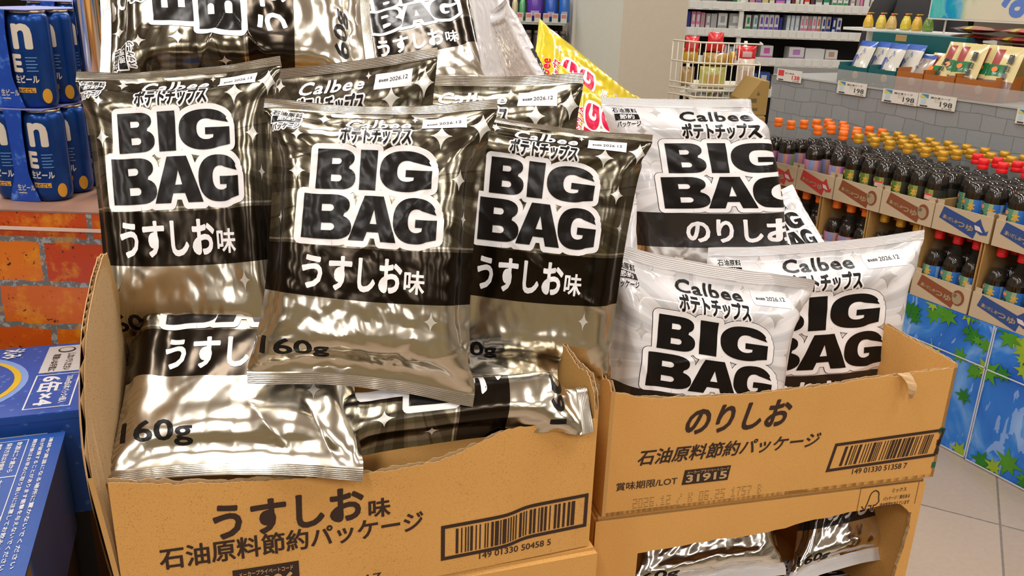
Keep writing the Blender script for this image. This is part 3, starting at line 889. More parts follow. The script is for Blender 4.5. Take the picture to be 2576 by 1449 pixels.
skew = lambda s: fix(np.stack([s[0][:, 0] + (s[0][:, 1] - za) * .18, s[0][:, 1] + (s[0][:, 0] - xa) / (xc - xa) * (zc - za)], 1), s[1])
print_on(b, skew(frame2(xa, za, xc, za + h, .0045))); print_on(b, skew(barcode(xa + .018, za + .0065, xc - .016, za + h - .007, 9)))
print_on(b, boxtext(RF, text('149 01330 51358 7', .012), (2142, 1194), (2280, 1176), .0085))
for (py, m) in ((1082, 4), (1112, 3), (1135, 3), (1168, 4)):
    x, z = loc_on(RF, 2372 - (py - 1082) * .19, py); print_on(b, rect(RL - .007, z - .0045, RL - .0005, z + .0045), mi=m)
# torn paper tongue
x, z = loc_on(RF, 2270, 946)
V = []; F = []
for i in range(9):
    f = i / 8; w_ = .011 * (1 - .75 * f) + .001 * math.sin(i * 2.3); xx = x + .013 * f + .003 * math.sin(f * 5); yy = -.002 - .012 * math.sin(f * 2.4); zz = z + .006 - .034 * f
    V += [(xx - w_, yy, zz + .002 * (i % 2)), (xx + w_ * .6, yy - .002, zz)]
for i in range(8): F.append([2 * i, 2 * i + 2, 2 * i + 3, 2 * i + 1])
b.add(V, F, 2)
b.build('front_panel', CMATS + [FADED], cart)
corrugated(Rz(90), RD, [(0, .175), (.01, .185), (.03, .178), (.06, .20), (RD, .20)], seed=7).build('side_panel', [KRAFT_IN, KRAFT, KRAFT_EDGE], cart)
corrugated(Matrix.Translation((RL, 0, 0)) @ Rz(90), RD, [(0, .174), (RD, .172)], seed=8, ragged=.0006).build('side_panel', [KRAFT_IN, KRAFT, KRAFT_EDGE], cart)
corrugated(Matrix.Translation((0, RD - .005, 0)), RL, [(0, .20), (RL, .172)], seed=9, step=.01).build('back_panel', [KRAFT_IN, KRAFT, KRAFT_EDGE], cart)
MB().box(0, RL, 0, RD, 0, .005).build('bottom_panel', KRAFT, cart)
# --- lower left carton (closed)
c2 = thing('carton', 'brown carton directly beneath the left open carton, only its top edge and corner showing', 'carton', LA + np.array([-.004, -.006, -.272]), math.radians(LY))
b = MB(); b.box(0, LL + .016, 0, LD, 0, .266, 0, .004); b.build('carton_body', CMATS, c2)
b = MB(); b.box(.003, LL + .012, .003, LD - .003, .266, .2695, 0); b.build('top_flap', CMATS, c2)
# --- lower right carton with a torn window
DA = np.array([RA[0] - .012, RA[1] - .004, RA[2] - .305]); DF = plane_frame(DA, RY)
c3 = thing('carton', 'brown carton under the right open carton, front torn open on silver chip bags', 'carton', DA, math.radians(RY))
DL, DH = RL + .002, .2995
wp = [loc_on(DF, *p) for p in ((1604, 1392), (1750, 1368), (1900, 1344), (2050, 1308), (2215, 1272), (2262, 1268), (2292, 1290), (2288, 1330), (2272, 1380), (2258, 1420), (2250, 1449))]
rng = np.random.default_rng(4)
hole = [(wp[0][0], .03)] + [wp[0]]
for p, q in zip(wp[:-1], wp[1:]):
    for k in range(1, 7):
        f = k / 6; hole.append((p[0] + (q[0] - p[0]) * f + rng.normal(0, .0006), p[1] + (q[1] - p[1]) * f + rng.normal(0, .0009)))
hole.append((wp[-1][0] - .004, .03))
b = MB()
V2, F = poly_holes([[(0, 0), (DL, 0), (DL, DH), (0, DH)], hole])
b.add(np.stack([V2[:, 0], np.zeros(len(V2)), V2[:, 1]], 1), F, 0)
b.add(np.stack([V2[:, 0], np.full(len(V2), .005), V2[:, 1]], 1), [f[::-1] for f in F], 1)
hv = [(p[0], 0, p[1]) for p in hole] + [(p[0] + rng.normal(0, .001), .005, p[1] + rng.normal(0, .001)) for p in hole]; n = len(hole)
b.add(hv, [[i, (i + 1) % n, n + (i + 1) % n, n + i] for i in range(n)], 2)
xa, za = loc_on(DF, 2152, 1298); xb, zb = loc_on(DF, 2313, 1212)
xe = DL - .012
print_on(b, join2(rect(xa, za, xa + .0007, za + .045), rect(xa, za + .045, xe, za + .0457), rect(xe, za + .008, xe + .0007, za + .0457)))
tp = [(0, .30), (.18, .10), (.30, .55)] + arc(.58, .72, .24, .27, 160, -10, 8) + [(.88, .45), (.74, .30), (.62, .30), (.62, .08), (.78, .08), (.44, .08), (.50, .10), (.50, .30), (.36, .30)]
print_on(b, xf2(stroke(tp, .028), .030, .034, xa + .007, za + .004))
print_on(b, fit(text('ミックス', .012), xa + .052, za + .031, xa + .075, za + .0375))
print_on(b, fit(text('パッケージ｜責任ある', .012), xa + .040, za + .019, xa + .083, za + .026))
print_on(b, fit(text('森林管理を支えています', .012), xa + .036, za + .009, xa + .084, za + .016))
b.build('front_panel', CMATS, c3)
b = MB(); b.box(0, .005, .005, RD, 0, DH); b.build('side_panel', CMATS, c3)
b = MB(); b.box(DL - .005, DL, .005, RD, 0, DH); b.build('side_panel', CMATS, c3)
b = MB(); b.box(0, DL, RD - .005, RD, 0, DH); b.build('back_panel', CMATS, c3)
b = MB(); b.box(.004, DL - .004, .004, RD - .004, DH, DH + .004); b.build('top_flap', CMATS, c3)
b = MB(); b.box(0, DL, 0, RD, 0, .005); b.build('bottom_panel', CMATS, c3)
# --- what the stacks stand on
for (A, yaw, L_, D_, z1, nm) in ((LA, LY, LL, LD, .600, 'low black display platform under the left carton stack'), (RA, RY, RL, RD, .567, 'low black display platform under the right carton stack')):
    o = tag(MB().box(0, L_, .01, D_, 0, z1).build('display_platform', BLACK), nm, 'platform'); o.location = (A[0], A[1], 0); o.rotation_euler = (0, 0, math.radians(yaw))
# --- cartons further back that carry the upper bags
for (x, y, w_, d_, z1, yaw, lb) in ((.06, .40, .50, .40, 1.21, LY, 'brown carton stack hidden behind the left open carton, topped with chip bags'), (.60, .44, .42, .40, 1.13, LY, 'brown carton stack hidden between the two open cartons, topped with yellow bags')):
    A, d, n = LF; P = A + d * x + n * y
    t_ = thing('carton', lb, 'carton', (P[0], P[1], 0), math.radians(yaw))
    b = MB(); b.box(0, w_, 0, d_, 0, z1 - .004, 0, .003); b.build('carton_body', CMATS, t_); MB().box(.004, w_ - .004, .004, d_ - .004, z1 - .004, z1).build('top_flap', CMATS, t_)
# ------------------------------------------------------------------ BAGS
SIL = 'dark silver potato chip bags in and above the left carton'
WHI = 'white potato chip bags in the right carton'
def bag(label, kind, quad, variant, mirror, seed, crumple=.08, group=SIL, **kw):
    qq = quad if isinstance(quad, list) else Q(*quad)
    if kw.pop('turn', False): qq = [qq[1], qq[0], qq[3], qq[2]]
    return make_bag('chip_bag', label, kind, qq, variant, mirror, seed, crumple, kw.pop('depth', 1.0), group, **kw)
bag('dark silver chip bag standing at the left end of the front row', 'silver',
    ((190, 196, 1.0), (705, 158, .99), (728, 896, .985), (268, 908, .98)), 1, False, 5, vp=1.15)
bag('dark silver chip bag in the middle of the front row, crumpled at its lower right', 'silver',
    ((668, 266, .915), (1250, 268, .925), (1190, 1004, .915), (624, 946, .89)), 1, True, 8, .10, vp=1.08, uw=.17,
    creases=((.45, .86, .75, .98, .012, .03), (.75, .80, .55, .97, -.012, .03), (.95, .82, .62, .92, .010, .025), (.1, .9, .4, .84, .008, .03), (.05, .28, .3, .22, .006, .02), (.55, .55, .95, .12, .006, .02)))
bag('dark silver chip bag at the right end of the front row, seal sloping down', 'silver',
    ((1130, 282, 1.06), (1640, 352, 1.03), (1530, 985, 1.06), (1105, 960, 1.08)), 3, True, 13, vp=1.22, uw=.05,
    creases=((.1, .38, .75, .70, .005, .015), (.7, .66, .95, .72, .008, .02)))
bag('dark silver chip bag behind the gap of the left and middle front bags', 'silver',
    ((590, 190, 1.13), (1100, 128, 1.10), (1080, 800, 1.17), (600, 830, 1.19)), 2, True, 17)
bag('dark silver chip bag behind the right front bag, sealed edge level, white label tilted', 'silver',
    ((930, 190, 1.17), (1466, 194, 1.13), (1440, 860, 1.18), (960, 850, 1.2)), 0, True, 19, .08)
bag('dark silver chip bag turned on its side at the upper left, lettering reading upward', 'silver',
    ((264, 206, 1.13), (235, -285, 1.24), (915, -285, 1.28), (940, 222, 1.19)), 3, False, 23, .09,
    creases=((.02, .35, .30, .48, .02, .03), (.30, .48, .02, .62, .02, .03), (.2, .15, .22, .36, .012, .03)))
bag('dark silver chip bag tilted at the top of the pile, flavour band partly covered', 'silver',
    ((852, -25, 1.66), (1190, -105, 1.70), (1264, 240, 1.42), (915, 305, 1.40)), 1, True, 29)
bag('dark silver chip bag at the top between the sideways bag and the tilted bag', 'silver',
    ((570, -215, 1.62), (905, -232, 1.66), (935, 160, 1.54), (588, 172, 1.50)), 2, False, 31)
bag('silver chip bag lying flat in the front left corner, net weight at its corner', 'silver',
    ((350, 560, 1.10), (900, 560, 1.14), (912, 1192, .865), (268, 1204, .835)), 0, False, 37, .05, sticker=False, hinges=((1, .50, 0, .50, -75, .06),),
    creases=((.55, .80, .75, .98, .012, .025), (.75, .76, .9, .97, -.012, .025), (.25, .74, .35, .70, .006, .02)))
_m0, _m1 = at(745, 1190, .89), at(1478, 1088, .95); _mn = (at(760, 1000, .925) - at(745, 1190, .89)); _mn *= .25 / np.linalg.norm(_mn)
MQ = [_m0, _m0 + _mn, _m1 + _mn, _m1]
def rq(p, off):
    A, d, n = RF; s, z = loc_on(RF, p[0], p[1], off); return A + d * s + n * off + np.array([0, 0, z])
bag('silver chip bag lying sideways along the front of the left carton, badge at its left', 'silver',
    MQ, 1, False, 43, .07, sticker=False, hinges=((.19, 1, .19, 0, -80, .03),), creases=((.05, .12, .5, .06, .012, .03), (.6, .1, .2, .22, .01, .03)))
bag('pale silver chip bag seen from behind, left of the two beside the yellow bags', 'white',
    ((1175, -75, 1.50), (1262, -70, 1.40), (1330, 235, 1.36), (1225, 260, 1.44)), 3, False, 47, .10, 'pale bags seen from behind', turn=True, printed=False)
bag('pale silver chip bag seen edge on, right of the two beside the yellow bags', 'white',
    ((1232, 30, 1.42), (1272, 2, 1.30), (1395, 230, 1.28), (1290, 240, 1.38)), 0, True, 53, .12, 'pale bags seen from behind', turn=True, printed=False)
bag('yellow chip bag with crimson letters, upper one, corner pointing up', 'yellow',
    ((1330, 300, 1.50), (1357, 50, 1.60), (1610, 250, 1.75), (1500, 480, 1.62)), 2, False, 59, .07, 'yellow chip bags', sticker=False)
bag('yellow chip bag with crimson letters, lower one nearer the white bag', 'yellow',
    ((1385, 440, 1.40), (1412, 165, 1.46), (1640, 330, 1.60), (1590, 560, 1.52)), 1, True, 61, .07, 'yellow chip bags', sticker=False)
# right carton
bag('white chip bag at the front of the right carton, top right corner curled up', 'white',
    [rq((1520, 620), .13), rq((2030, 706), .13), rq((1960, 1230), .075), rq((1478, 1175), .075)], 1, False, 67, .05, WHI, vp=.88, hinges=((1.05, .20, .74, -.05, 28, .03),),
    creases=((.02, .2, .28, .6, .008, .03), (.3, .42, .5, .36, .006, .015)))
bag('white chip bag at the right of the right carton, large letters partly hidden', 'white',
    [rq((1780, 634), .20), rq((2322, 590), .185), rq((2240, 1150), .16), rq((1750, 1175), .17)], 3, True, 71, .04, WHI, creases=((.62, .55, .98, .45, .008, .02), (.7, .42, .8, .62, -.006, .02)))
bag('tall white seaweed flavour chip bag at the back, right edge folded in', 'white',
    ((1512, 250, 1.33), (2062, 250, 1.36), (2100, 765, 1.40), (1612, 770, 1.37)), 2, False, 73, .05, WHI, hinges=((.70, 1.1, .63, -.1, -72, .05),),
    creases=((.12, .02, .2, .3, .008, .03),))
bag('white chip bag leaning at a slant right of the tall seaweed flavour bag', 'white',
    ((1840, 520, 1.46), (1995, 470, 1.50), (2170, 760, 1.42), (2000, 800, 1.36)), 0, False, 79, .08, WHI, sticker=False)
bag('silver and white chip bag standing in the left corner of the right carton', 'white',
    ((1430, 520, 1.19), (1600, 500, 1.17), (1640, 1110, 1.16), (1490, 1120, 1.12)), 3, True, 83, .08, WHI, printed=False)
# seen through the torn window
def dq(p, dep):
    A, d, n = DF; s, z = loc_on(DF, p[0], p[1], dep); return A + d * s + np.array([0, 0, z]) + n * dep
make_bag('chip_bag', 'silver and white chip bag at the right of the torn carton window', 'white', [dq((2015, 1060), .19), dq((2262, 1022), .19), dq((2258, 1392), .05), dq((1985, 1466), .045)], 1, False, 89, .10, .9, 'bags in the torn carton', sticker=False)
make_bag('chip_bag', 'silver and white chip bag at the left of the torn carton window', 'white', [dq((1570, 1140), .19), dq((1930, 1070), .19), dq((1975, 1438), .05), dq((1560, 1512), .045)], 3, True, 97, .10, .9, 'bags in the torn carton', sticker=False)
make_bag('chip_bag', 'silver and white chip bag lowest in the torn carton window', 'white', [dq((1850, 1425), .20), dq((2190, 1388), .20), dq((2215, 1525), .025), dq((1760, 1620), .02)], 0, True, 101, .08, .6, 'bags in the torn carton', sticker=False)
# ------------------------------------------------------------------ LEFT: brick-print ledge with beer
BR = NT('brick_print'); _o = BR.coord('Object'); _w = BR.noise(_o, 30, 3, out='Color')
_v = BR.n('VectorMath', _operation='MULTIPLY_ADD'); BR.l(_w, _v.inputs[0]); _v.inputs[1].default_value = (.012, .012, .012); BR.l(BR.mapping(_o, loc=(-.033, 0, 0)), _v.inputs[2])
_za, _zb, _xa = on_y(100, 587, 1.415)[2], on_y(100, 697, 1.415)[2], on_y(110, 555, 1.415)[0]
_m = BR.n('CombineXYZ'); _s = BR.sep(_v.outputs[0]); BR.l(BR.math('SUBTRACT', _s[0], _xa - .033 - .006), _m.inputs[0]); BR.l(BR.math('SUBTRACT', _s[2], _za - .006 - 20 * (_za - _zb)), _m.inputs[1])
_b = BR.n('TexBrick'); BR.l(_m.outputs[0], _b.inputs['Vector']); _b.inputs['Scale'].default_value = 1.0
_b.inputs['Brick Width'].default_value = .178; _b.inputs['Row Height'].default_value = float(_za - _zb); _b.inputs['Mortar Size'].default_value = .0052; _b.inputs['Mortar Smooth'].default_value = .15
_b.inputs['Color1'].default_value = (.52, .05, .004, 1); _b.inputs['Color2'].default_value = (.82, .24, .008, 1); _b.inputs['Mortar'].default_value = (.16, .155, .14, 1)
_n = BR.noise(_o, 26, 6, .65); _n2 = BR.noise(_o, 90, 5, .7)
_c = BR.mix(BR.math('MULTIPLY', BR.math('SMOOTH_MIN', BR.math('MULTIPLY', BR.math('SUBTRACT', _n, .50), 5.0), .8, .2), .75), _b.outputs[0], (.80, .36, .012))
_c = BR.mix(BR.math('MULTIPLY', BR.math('GREATER_THAN', _n2, .64), BR.math('SUBTRACT', 1.0, _b.outputs[1])), _c, (.05, .012, .006))
_c = BR.mix(BR.math('MULTIPLY', _b.outputs[1], BR.math('GREATER_THAN', _n2, .55)), _c, (.36, .36, .35))
BR.set(color=_c, rough=.35, coat=.25)
LEDT = plain('ledge_board_top', (.30, .165, .115), .45, var=.25, scale=14)
LZ, LYF, LXR = 1.116, 1.415, -.585
led = thing('display_ledge', 'waist-high ledge faced with orange brick-pattern print, slotted brown top, holding blue beer cans', 'ledge', (0, 0, 0))
MB().box(-2.0, LXR, LYF, 2.35, 0, LZ - .003).build('brick_panel', BR.m, led)
b = MB(); b.box(-2.0, LXR, LYF - .0005, 2.35, LZ - .003, LZ, 0)
o = b.build('ledge_top', [LEDT, BLACK, BR.m], led)
b = MB()
for (x0, y0, x1, y1) in ((170, 372, 222, 392), (172, 404, 221, 417), (176, 440, 205, 454)):
    p, q = on_z(x0, y1, LZ), on_z(x1, y0, LZ)
    b.flat(poly(rrect(min(p[0], q[0]), p[1], max(p[0], q[0]), q[1], min(.006, (q[1] - p[1]) * .45))), ((0, 0, LZ), (1, 0, 0), (0, 1, 0), (0, 0, 1)), .0008, 0)
b.build('slot_shade', BLACK, led)  # flat black shapes paint the darkness inside the slots
b = MB(); b.box(-2.0, LXR, LYF - .006, LYF - .0045, LZ - .034, LZ - .028, 0); b.build('clear_edge_strip', solid((.75, .55, .45), .15), led)
# steel posts
p = at(216, 90, 1.50)
o = tag(MB().lathe([(.019, LZ), (.019, 2.2)], 20).build('chrome_pole', CHROME), 'thick chrome pole standing on the ledge beside the beer cans', 'pole'); o.location = (p[0] + .004, p[1], 0)
p = at(243, 30, 1.95)
o = tag(MB().lathe([(.007, LZ), (.007, 2.2)], 14).build('brass_pole', BRASS), 'thin brass pole just behind the thick chrome pole', 'pole'); o.location = (p[0], p[1], 0)
# --- beer cans
CANB = NT('can_blue'); _z = CANB.sep(CANB.coord('Object')); _f = CANB.noise(CANB.coord(), 25, 2)
CANB.set(color=CANB.mix(_f, (.002, .018, .15), (.006, .08, .36)), rough=.28, metal=.55)
CAN_LID = plain('can_lid', (.62, .52, .33), .25, 1.0); CREAM = plain('can_cream', (.66, .58, .47), .4); CANY = plain('can_gold_panel', (.62, .30, .03), .4); CAND = plain('can_navy', (.01, .02, .12), .4)
SLEEVE = NT('sleeve_paper'); _n = SLEEVE.noise(SLEEVE.coord(), 34, 5, .7)
SLEEVE.set(color=SLEEVE.ramp(_n, [(.0, (.004, .035, .27)), (.56, (.008, .06, .38)), (.70, (.10, .25, .70)), (1, (.35, .5, .85))]), rough=.35)
SLEEVE_TOP = plain('sleeve_top', (.20, .22, .50), .4, var=.15)
CR, CH = .0325, .160
def wrap(s, ang0, r, z0=0.0):
    "lay a flat shape (metres) round an upright cylinder; ang0 = direction faced by x = 0"
    V = s[0]; a = ang0 + V[:, 0] / r
    return np.stack([r * np.cos(a), r * np.sin(a), V[:, 1] + z0], 1), s[1]
def make_can(parent, x, y, face):
    b = MB(Matrix.Translation((x, y, 0)))
    b.lathe([(CR * .80, 0), (CR * .88, .003), (CR * .97, .010), (CR, .016), (CR, CH - .018), (CR * .96, CH - .011), (CR * .86, CH - .004)], 36, 0)
    for s, z0, m in ((fit(text('n', .035), -.016, 0, .018, .042), .098, 1), (fit(text('E', .05), -.024, 0, -.003, .030), .060, 1),
                     (fit(text('生ビール', .03), -.022, 0, .020, .0135), .042, 1), (rect(-.019, 0, .013, .0085), .026, 2),
                     (poly(arc(.030, .02, .0085, .0125, 0, 340, 18)), .0, 2)):
        V, F = wrap(subdiv2(s, .004), face, CR + .0003, z0); b.add(V, F, m, True)
    V, F = wrap(subdiv2(fit(text('のどごし', .03), -.017, 0, .011, .0062), .004), face, CR + .0006, .0272); b.add(V, F, 3, True)
    for k in range(5):
        V, F = wrap(subdiv2(rect(.003, 0, .021 - .003 * (k % 2), .0016), .004), face, CR + .0003, .0615 + k * .0055); b.add(V, F, 4, True)
    o = b.build('can', [CANB.m, CREAM, CANY, CAND, solid((.12, .26, .5), .4)], parent)
    b = MB(Matrix.Translation((x, y, 0))); b.lathe([(CR * .86, CH - .004), (CR * .87, CH), (CR * .80, CH), (CR * .78, CH - .005)], 30, 0); b.build('can_lid', CAN_LID, o)
def six_pack(label, loc, rz, rows=3, face=-math.pi / 2, sleeve=True):
    root = thing('beer_pack', label, 'beer pack', loc, rz, 'blue beer can packs on the ledge')
    for i in range(2):
        for j in range(rows):
            make_can(root, CR + i * (2 * CR + .002), CR + j * (2 * CR + .0005), face + (.12 if i else -.1))
    if sleeve:
        W_, D_ = 4 * CR + .002, rows * 2 * CR
        b = MB()
        b.box(.006, W_ - .012, -.001, D_ - .004, CH + .0005, CH + .0018, 1)
        # front strap between the two cans, flaring at the foot
        xm = CR * 2 + .001; pts = []
        for k in range(13):
            z = CH * k / 12; f = z / CH
            hw = .0135 + .004 * (f > .80) * (f - .8) / .2 + .016 * max(0, .30 - f) / .30 * (1 if f < .3 else 0)
            pts.append((xm - hw + .001, xm + hw, z))
        V = []; F = []
        for (x0, x1, z) in pts:
            for k in range(7):
                x = x0 + (x1 - x0) * k / 6; dx = abs(x - xm)
                V.append((x, -.0015 + (.004 if dx < .008 else 0.0) * 0, z + .0005))
        for i in range(12):
            for k in range(6):
                a = i * 7 + k; F.append([a, a + 1, a + 8, a + 7])
        b.add(V, F, 0)
        b.flat(fit(text('生ビール', .02), xm - .010, .020, xm + .022, .031), ((0, -.0015, 0), (1, 0, 0), (0, 0, 1), (0, -1, 0)), .0006, 2)
        b.flat(rect(xm - .009, .0150, xm + .006, .0165), ((0, -.0015, 0), (1, 0, 0), (0, 0, 1), (0, -1, 0)), .0006, 2)
        b.build('paper_sleeve', [SLEEVE.m, SLEEVE_TOP, CREAM], root)
    return root
PY = -5.0
c2, c1 = on_z(118, 508, LZ), on_z(22, 516, LZ)
p0 = (c2[0] - 3 * CR - .004, c2[1] + .004, LZ + .0005)
six_pack('blue beer can pack in a paper sleeve, bottom pack of the front stack', p0, math.radians(PY))
six_pack('blue beer can pack in a paper sleeve, upper pack of the front stack', (p0[0] - .008, p0[1] + .01, LZ + CH + .0035), math.radians(PY))
pb = on_z(146, 395, LZ)
six_pack('dark blue beer can pack set behind the front stack near the pole', (pb[0] - .12, pb[1] + .14, LZ + .0005), math.radians(PY + 3), 2)
six_pack('dark blue beer can pack on the pack behind the front stack', (pb[0] - .115, pb[1] + .14, LZ + CH + .0035), math.radians(PY + 3), 2)
# pale cans and a box further back
PALE = plain('can_pale_green', (.40, .47, .43), .3, .4); BLUEP = plain('blue_panel', (.02, .07, .33), .4)
def pale_can(x, y, z, lb):
    root = thing('pale_can', lb, 'can', (x, y, z), 0, 'pale cans behind the beer packs')
    b = MB(); b.lathe([(.027, 0), (.033, .008), (.033, .105), (.029, .116)], 24, 0)
    V, F = wrap(subdiv2(rect(-.014, 0, .014, .028), .006), -math.pi / 2, .0334, .018); b.add(V, F, 1, True)
    b.build('can_body', [PALE, BLUEP], root)
    MB().lathe([(.029, .116), (.0295, .119), (.026, .119)], 20).build('can_lid', CAN_LID, root)
k = 0
for row, (yy, xs_) in enumerate(((2.02, (-1.115, -1.02)), (2.12, (-1.16, -1.075, -.98)))):
    for xx in xs_:
        for lv in range(2):
            pale_can(xx, yy, LZ + .001 + lv * .122, 'pale green can %s from the left, %s row, %s layer behind the beer packs' % (('first', 'second', 'third')[xs_.index(xx)], ('front', 'back')[row], ('lower', 'upper')[lv]))
t_ = thing('drink_box', 'blue and white drink box standing behind the upper beer pack', 'box', (-1.30, 2.0, LZ), 0)
b = MB(); b.box(0, .15, 0, .1, 0, .285, 0, .003); b.flat(rect(.02, .20, .12, .265), ((0, 0, 0), (1, 0, 0), (0, 0, 1), (0, -1, 0)), .0006, 1); b.build('box_body', [solid((.01, .05, .36)), solid((.68, .66, .64))], t_)
MB().box(.005, .145, .005, .095, .285, .288).build('top_flap', solid((.62, .62, .66)), t_)
# shelf wall behind the left side
SHB = plain('shelf_back_grey', (.30, .31, .28), .7)
t_ = thing('shelf_unit', 'grey shop shelf far behind the beer cans', 'shelf', (-2.6, 3.2, 0))
b = MB(); b.box(-.6, 1.55, .35, .40, 0, 2.0); b.build('back_panel', SHB, t_)
for z in (.9, 1.16, 1.42):
    MB().box(-.6, 1.55, -.02, .35, z, z + .03).build('shelf_board', WHITE_STEEL, t_)
rnd = random.Random(2)
for zi, z in enumerate((1.19, 1.45)):
    x = -3.1; k = 0
    while x < -1.15:
        w_ = rnd.uniform(.07, .11); h_ = rnd.uniform(.14, .2)
        c = rnd.choice([(.52, .52, .45), (.40, .47, .43), (.45, .40, .30), (.12, .18, .38), (.6, .58, .5), (.55, .50, .12)])
        b = MB(); b.box(0, w_, 0, .1, 0, h_, 0, .006); b.box(w_ * .2, w_ * .8, -.001, 0, h_ * .2, h_ * .45, 1)
        o = b.build('packaged_good', [solid(c), solid(rnd.choice([(.02, .06, .3), (.6, .6, .58)]))]); o.location = (x, 3.22, z)
        k += 1
        tag(o, 'pale package number %d from the left on the %s board of the grey shelf' % (k, ('lower', 'upper')[zi]), 'package', 'packages on the grey shelf behind the beer')
        x += w_ + .006
# --- blue beer cases
CASE = NT('case_blue'); _n = CASE.noise(CASE.coord(), 18, 4, .6); _vo = CASE.n('TexVoronoi'); CASE.l(CASE.coord(), _vo.inputs['Vector']); _vo.inputs['Scale'].default_value = 70
_sp = CASE.math('MULTIPLY', CASE.math('LESS_THAN', _vo.outputs['Distance'], .22), .35)
CASE.set(color=CASE.mix(_sp, CASE.mix(_n, (.008, .045, .24), (.018, .085, .38)), (.12, .25, .6)), rough=.38)
CASE2 = plain('case_blue_plain', (.014, .07, .31), .4, var=.15, scale=12)
CWHITE = plain('case_white', (.60, .60, .62), .5); CGOLD = plain('case_gold', (.55, .36, .02), .4); CGREY = plain('case_notice', (.46, .45, .43), .5); CHALO = plain('case_halo', (.16, .26, .55), .5)
def top_frame(px, z, yaw):
    A = on_z(px[0], px[1], z); th = math.radians(yaw)
    return A, np.array([math.cos(th), math.sin(th), 0]), np.array([-math.sin(th), math.cos(th), 0])
def loc_top(fr, x, y):
    A, d, n = fr; P = on_z(x, y, A[2]) - A; return P @ d, P @ n
def turned(s, x0, y0, x1, y1):
    "lettering rotated a quarter turn clockwise inside the box"
    V = s[0] / s[0].max(0)
    return fix(np.stack([x0 + V[:, 1] * (x1 - x0), y1 - V[:, 0] * (y1 - y0)], 1), s[1])
UZ = .885
TF = top_frame((205, 1030), UZ, 19.0)
def tb(fr, pts):
    q = [loc_top(fr, *p) for p in pts]; return min(a for a, _ in q), min(b_ for _, b_ in q), max(a for a, _ in q), max(b_ for _, b_ in q)
root = thing('beer_case', 'blue beer case with the can count in a white frame, pushed against the brick print', 'beer case', (TF[0][0], TF[0][1], 0), math.radians(19))
L_, D_ = .42, .272
b = MB(); b.box(-L_, 0, 0, D_, UZ - .175, UZ, 0)
fr0 = ((0, 0, UZ), (1, 0, 0), (0, 1, 0), (0, 0, 1))
def pr(s, mi, off=.0005): b.flat(subdiv2(s, .2), fr0, off, mi)
x0, y0, x1, y1 = tb(TF, ((118, 1000), (190, 960)))
x0, x1, y0, y1 = -.083, -.018, .018, .142
pr(frame2(x0, y0, x1, y1, .0022), 1)
pr(turned(text('6缶×4', .03), x0 + .010, y0 + .010, x1 - .022, y1 - .008), 1)
pr(turned(text('350ml缶6本パック4個入', .02), x1 - .019, y0 + .012, x1 - .008, y1 - .012), 1)
pr(rect(-.082, .150, -.022, .262), 4, .0005)
pr(turned(text('取扱いは手荒に', .02), -.070, .155, -.058, .225), 5, .001); pr(turned(text('しないでください', .02), -.048, .155, -.036, .225), 5, .001)
pr(poly(arc(-.052, .243, .014, .012, 0, 340, 14)), 5, .001); pr(poly(arc(-.052, .243, .011, .009, 0, 340, 14)), 4, .0014)
ell = lambda rx, ry: poly(arc(-.215, .125, rx, ry, 0, 352, 40))
pr(ell(.122, .118), 6, .0004); pr(ell(.112, .106), 2, .0008); pr(ell(.102, .098), 0, .0012)
pr(turned(text('un', .06), -.255, .045, -.150, .195), 1, .0016)
pr(turned(text('沁み', .03), -.150, .222, -.118, .262), 1, .0016)
o = b.build('case_body', [CASE.m, CWHITE, CGOLD, CASE2, CGREY, BOX_INK, CHALO], root)
b = MB(); b.box(-L_, -.0006, -.0008, 0, UZ - .012, UZ - .0015, 0); b.build('front_flap', CASE2, root)
b = MB(); b.flat(rect(-.30, UZ - .125, -.05, UZ - .032), ((0, 0, 0), (1, 0, 0), (0, 0, 1), (0, -1, 0)), .0006, 0)
b.flat(rect(-.29, UZ - .12, -.062, UZ - .037), ((0, 0, 0), (1, 0, 0), (0, 0, 1), (0, -1, 0)), .001, 1)
b.flat(barcode(-.26, UZ - .10, -.07, UZ - .045, 3), ((0, 0, 0), (1, 0, 0), (0, 0, 1), (0, -1, 0)), .0014, 2); b.build('barcode_label', [CWHITE, KRAFT_DARK, BOX_INK], root)
# lower case: top lid lifted towards the viewer
NZ = .858
NF = top_frame((165, 1085), NZ, 20.0)
root = thing('beer_case', 'blue beer case nearest the viewer, lid covered in small white print and care symbols', 'beer case', (NF[0][0], NF[0][1], 0), math.radians(20))
b = MB(); L_, D_ = .42, .272
b.box(-L_, -.004, -D_ - .02, -.004, NZ - .165, NZ - .004, 0)
b.build('case_body', [CASE2], root)
b = MB(); b.box(-L_, 0, -D_ - .14, 0, NZ - .004, NZ, 0)
fr0 = ((0, 0, NZ), (1, 0, 0), (0, 1, 0), (0, 0, 1))
def q2(px0, px1): return tb(NF, (px0, px1))
x1 = -.020
pr(frame2(-.130, -.115, -.046, -.012, .0012), 1); pr(frame2(-.130, -.215, -.046, -.115, .0012), 1)
for k in range(6): pr(turned(text(('容器の種類・材質表示', '賞味期限は側面に記載', '熱量・たんぱく質・脂質', '糖質・食塩相当量表示', '保存方法は冷暗所へ', '飲酒は二十歳から')[k], .02), -.124 + k * .0128, -.108 + .002 * (k % 3), -.117 + k * .0128, -.018), 1, .0008)
for k in range(3): pr(turned(text(('開封後はお早めに取り扱いに注意してお飲みください', '缶が破損することがあります衝撃を与えないでください', '凍結や高温になる場所に置かないでください')[k], .02), -.040 + k * .0105, -.330, -.0345 + k * .0105, -.015), 1, .0008)
for k in range(4): pr(turned(text(('破損に注意し投げないでください', '直射日光の当たる場所に置かないで', '積み重ねは八段までとしてください', '水ぬれに注意してください')[k], .02), -.118 + k * .017, -.262, -.111 + k * .017, -.122), 1, .0008)
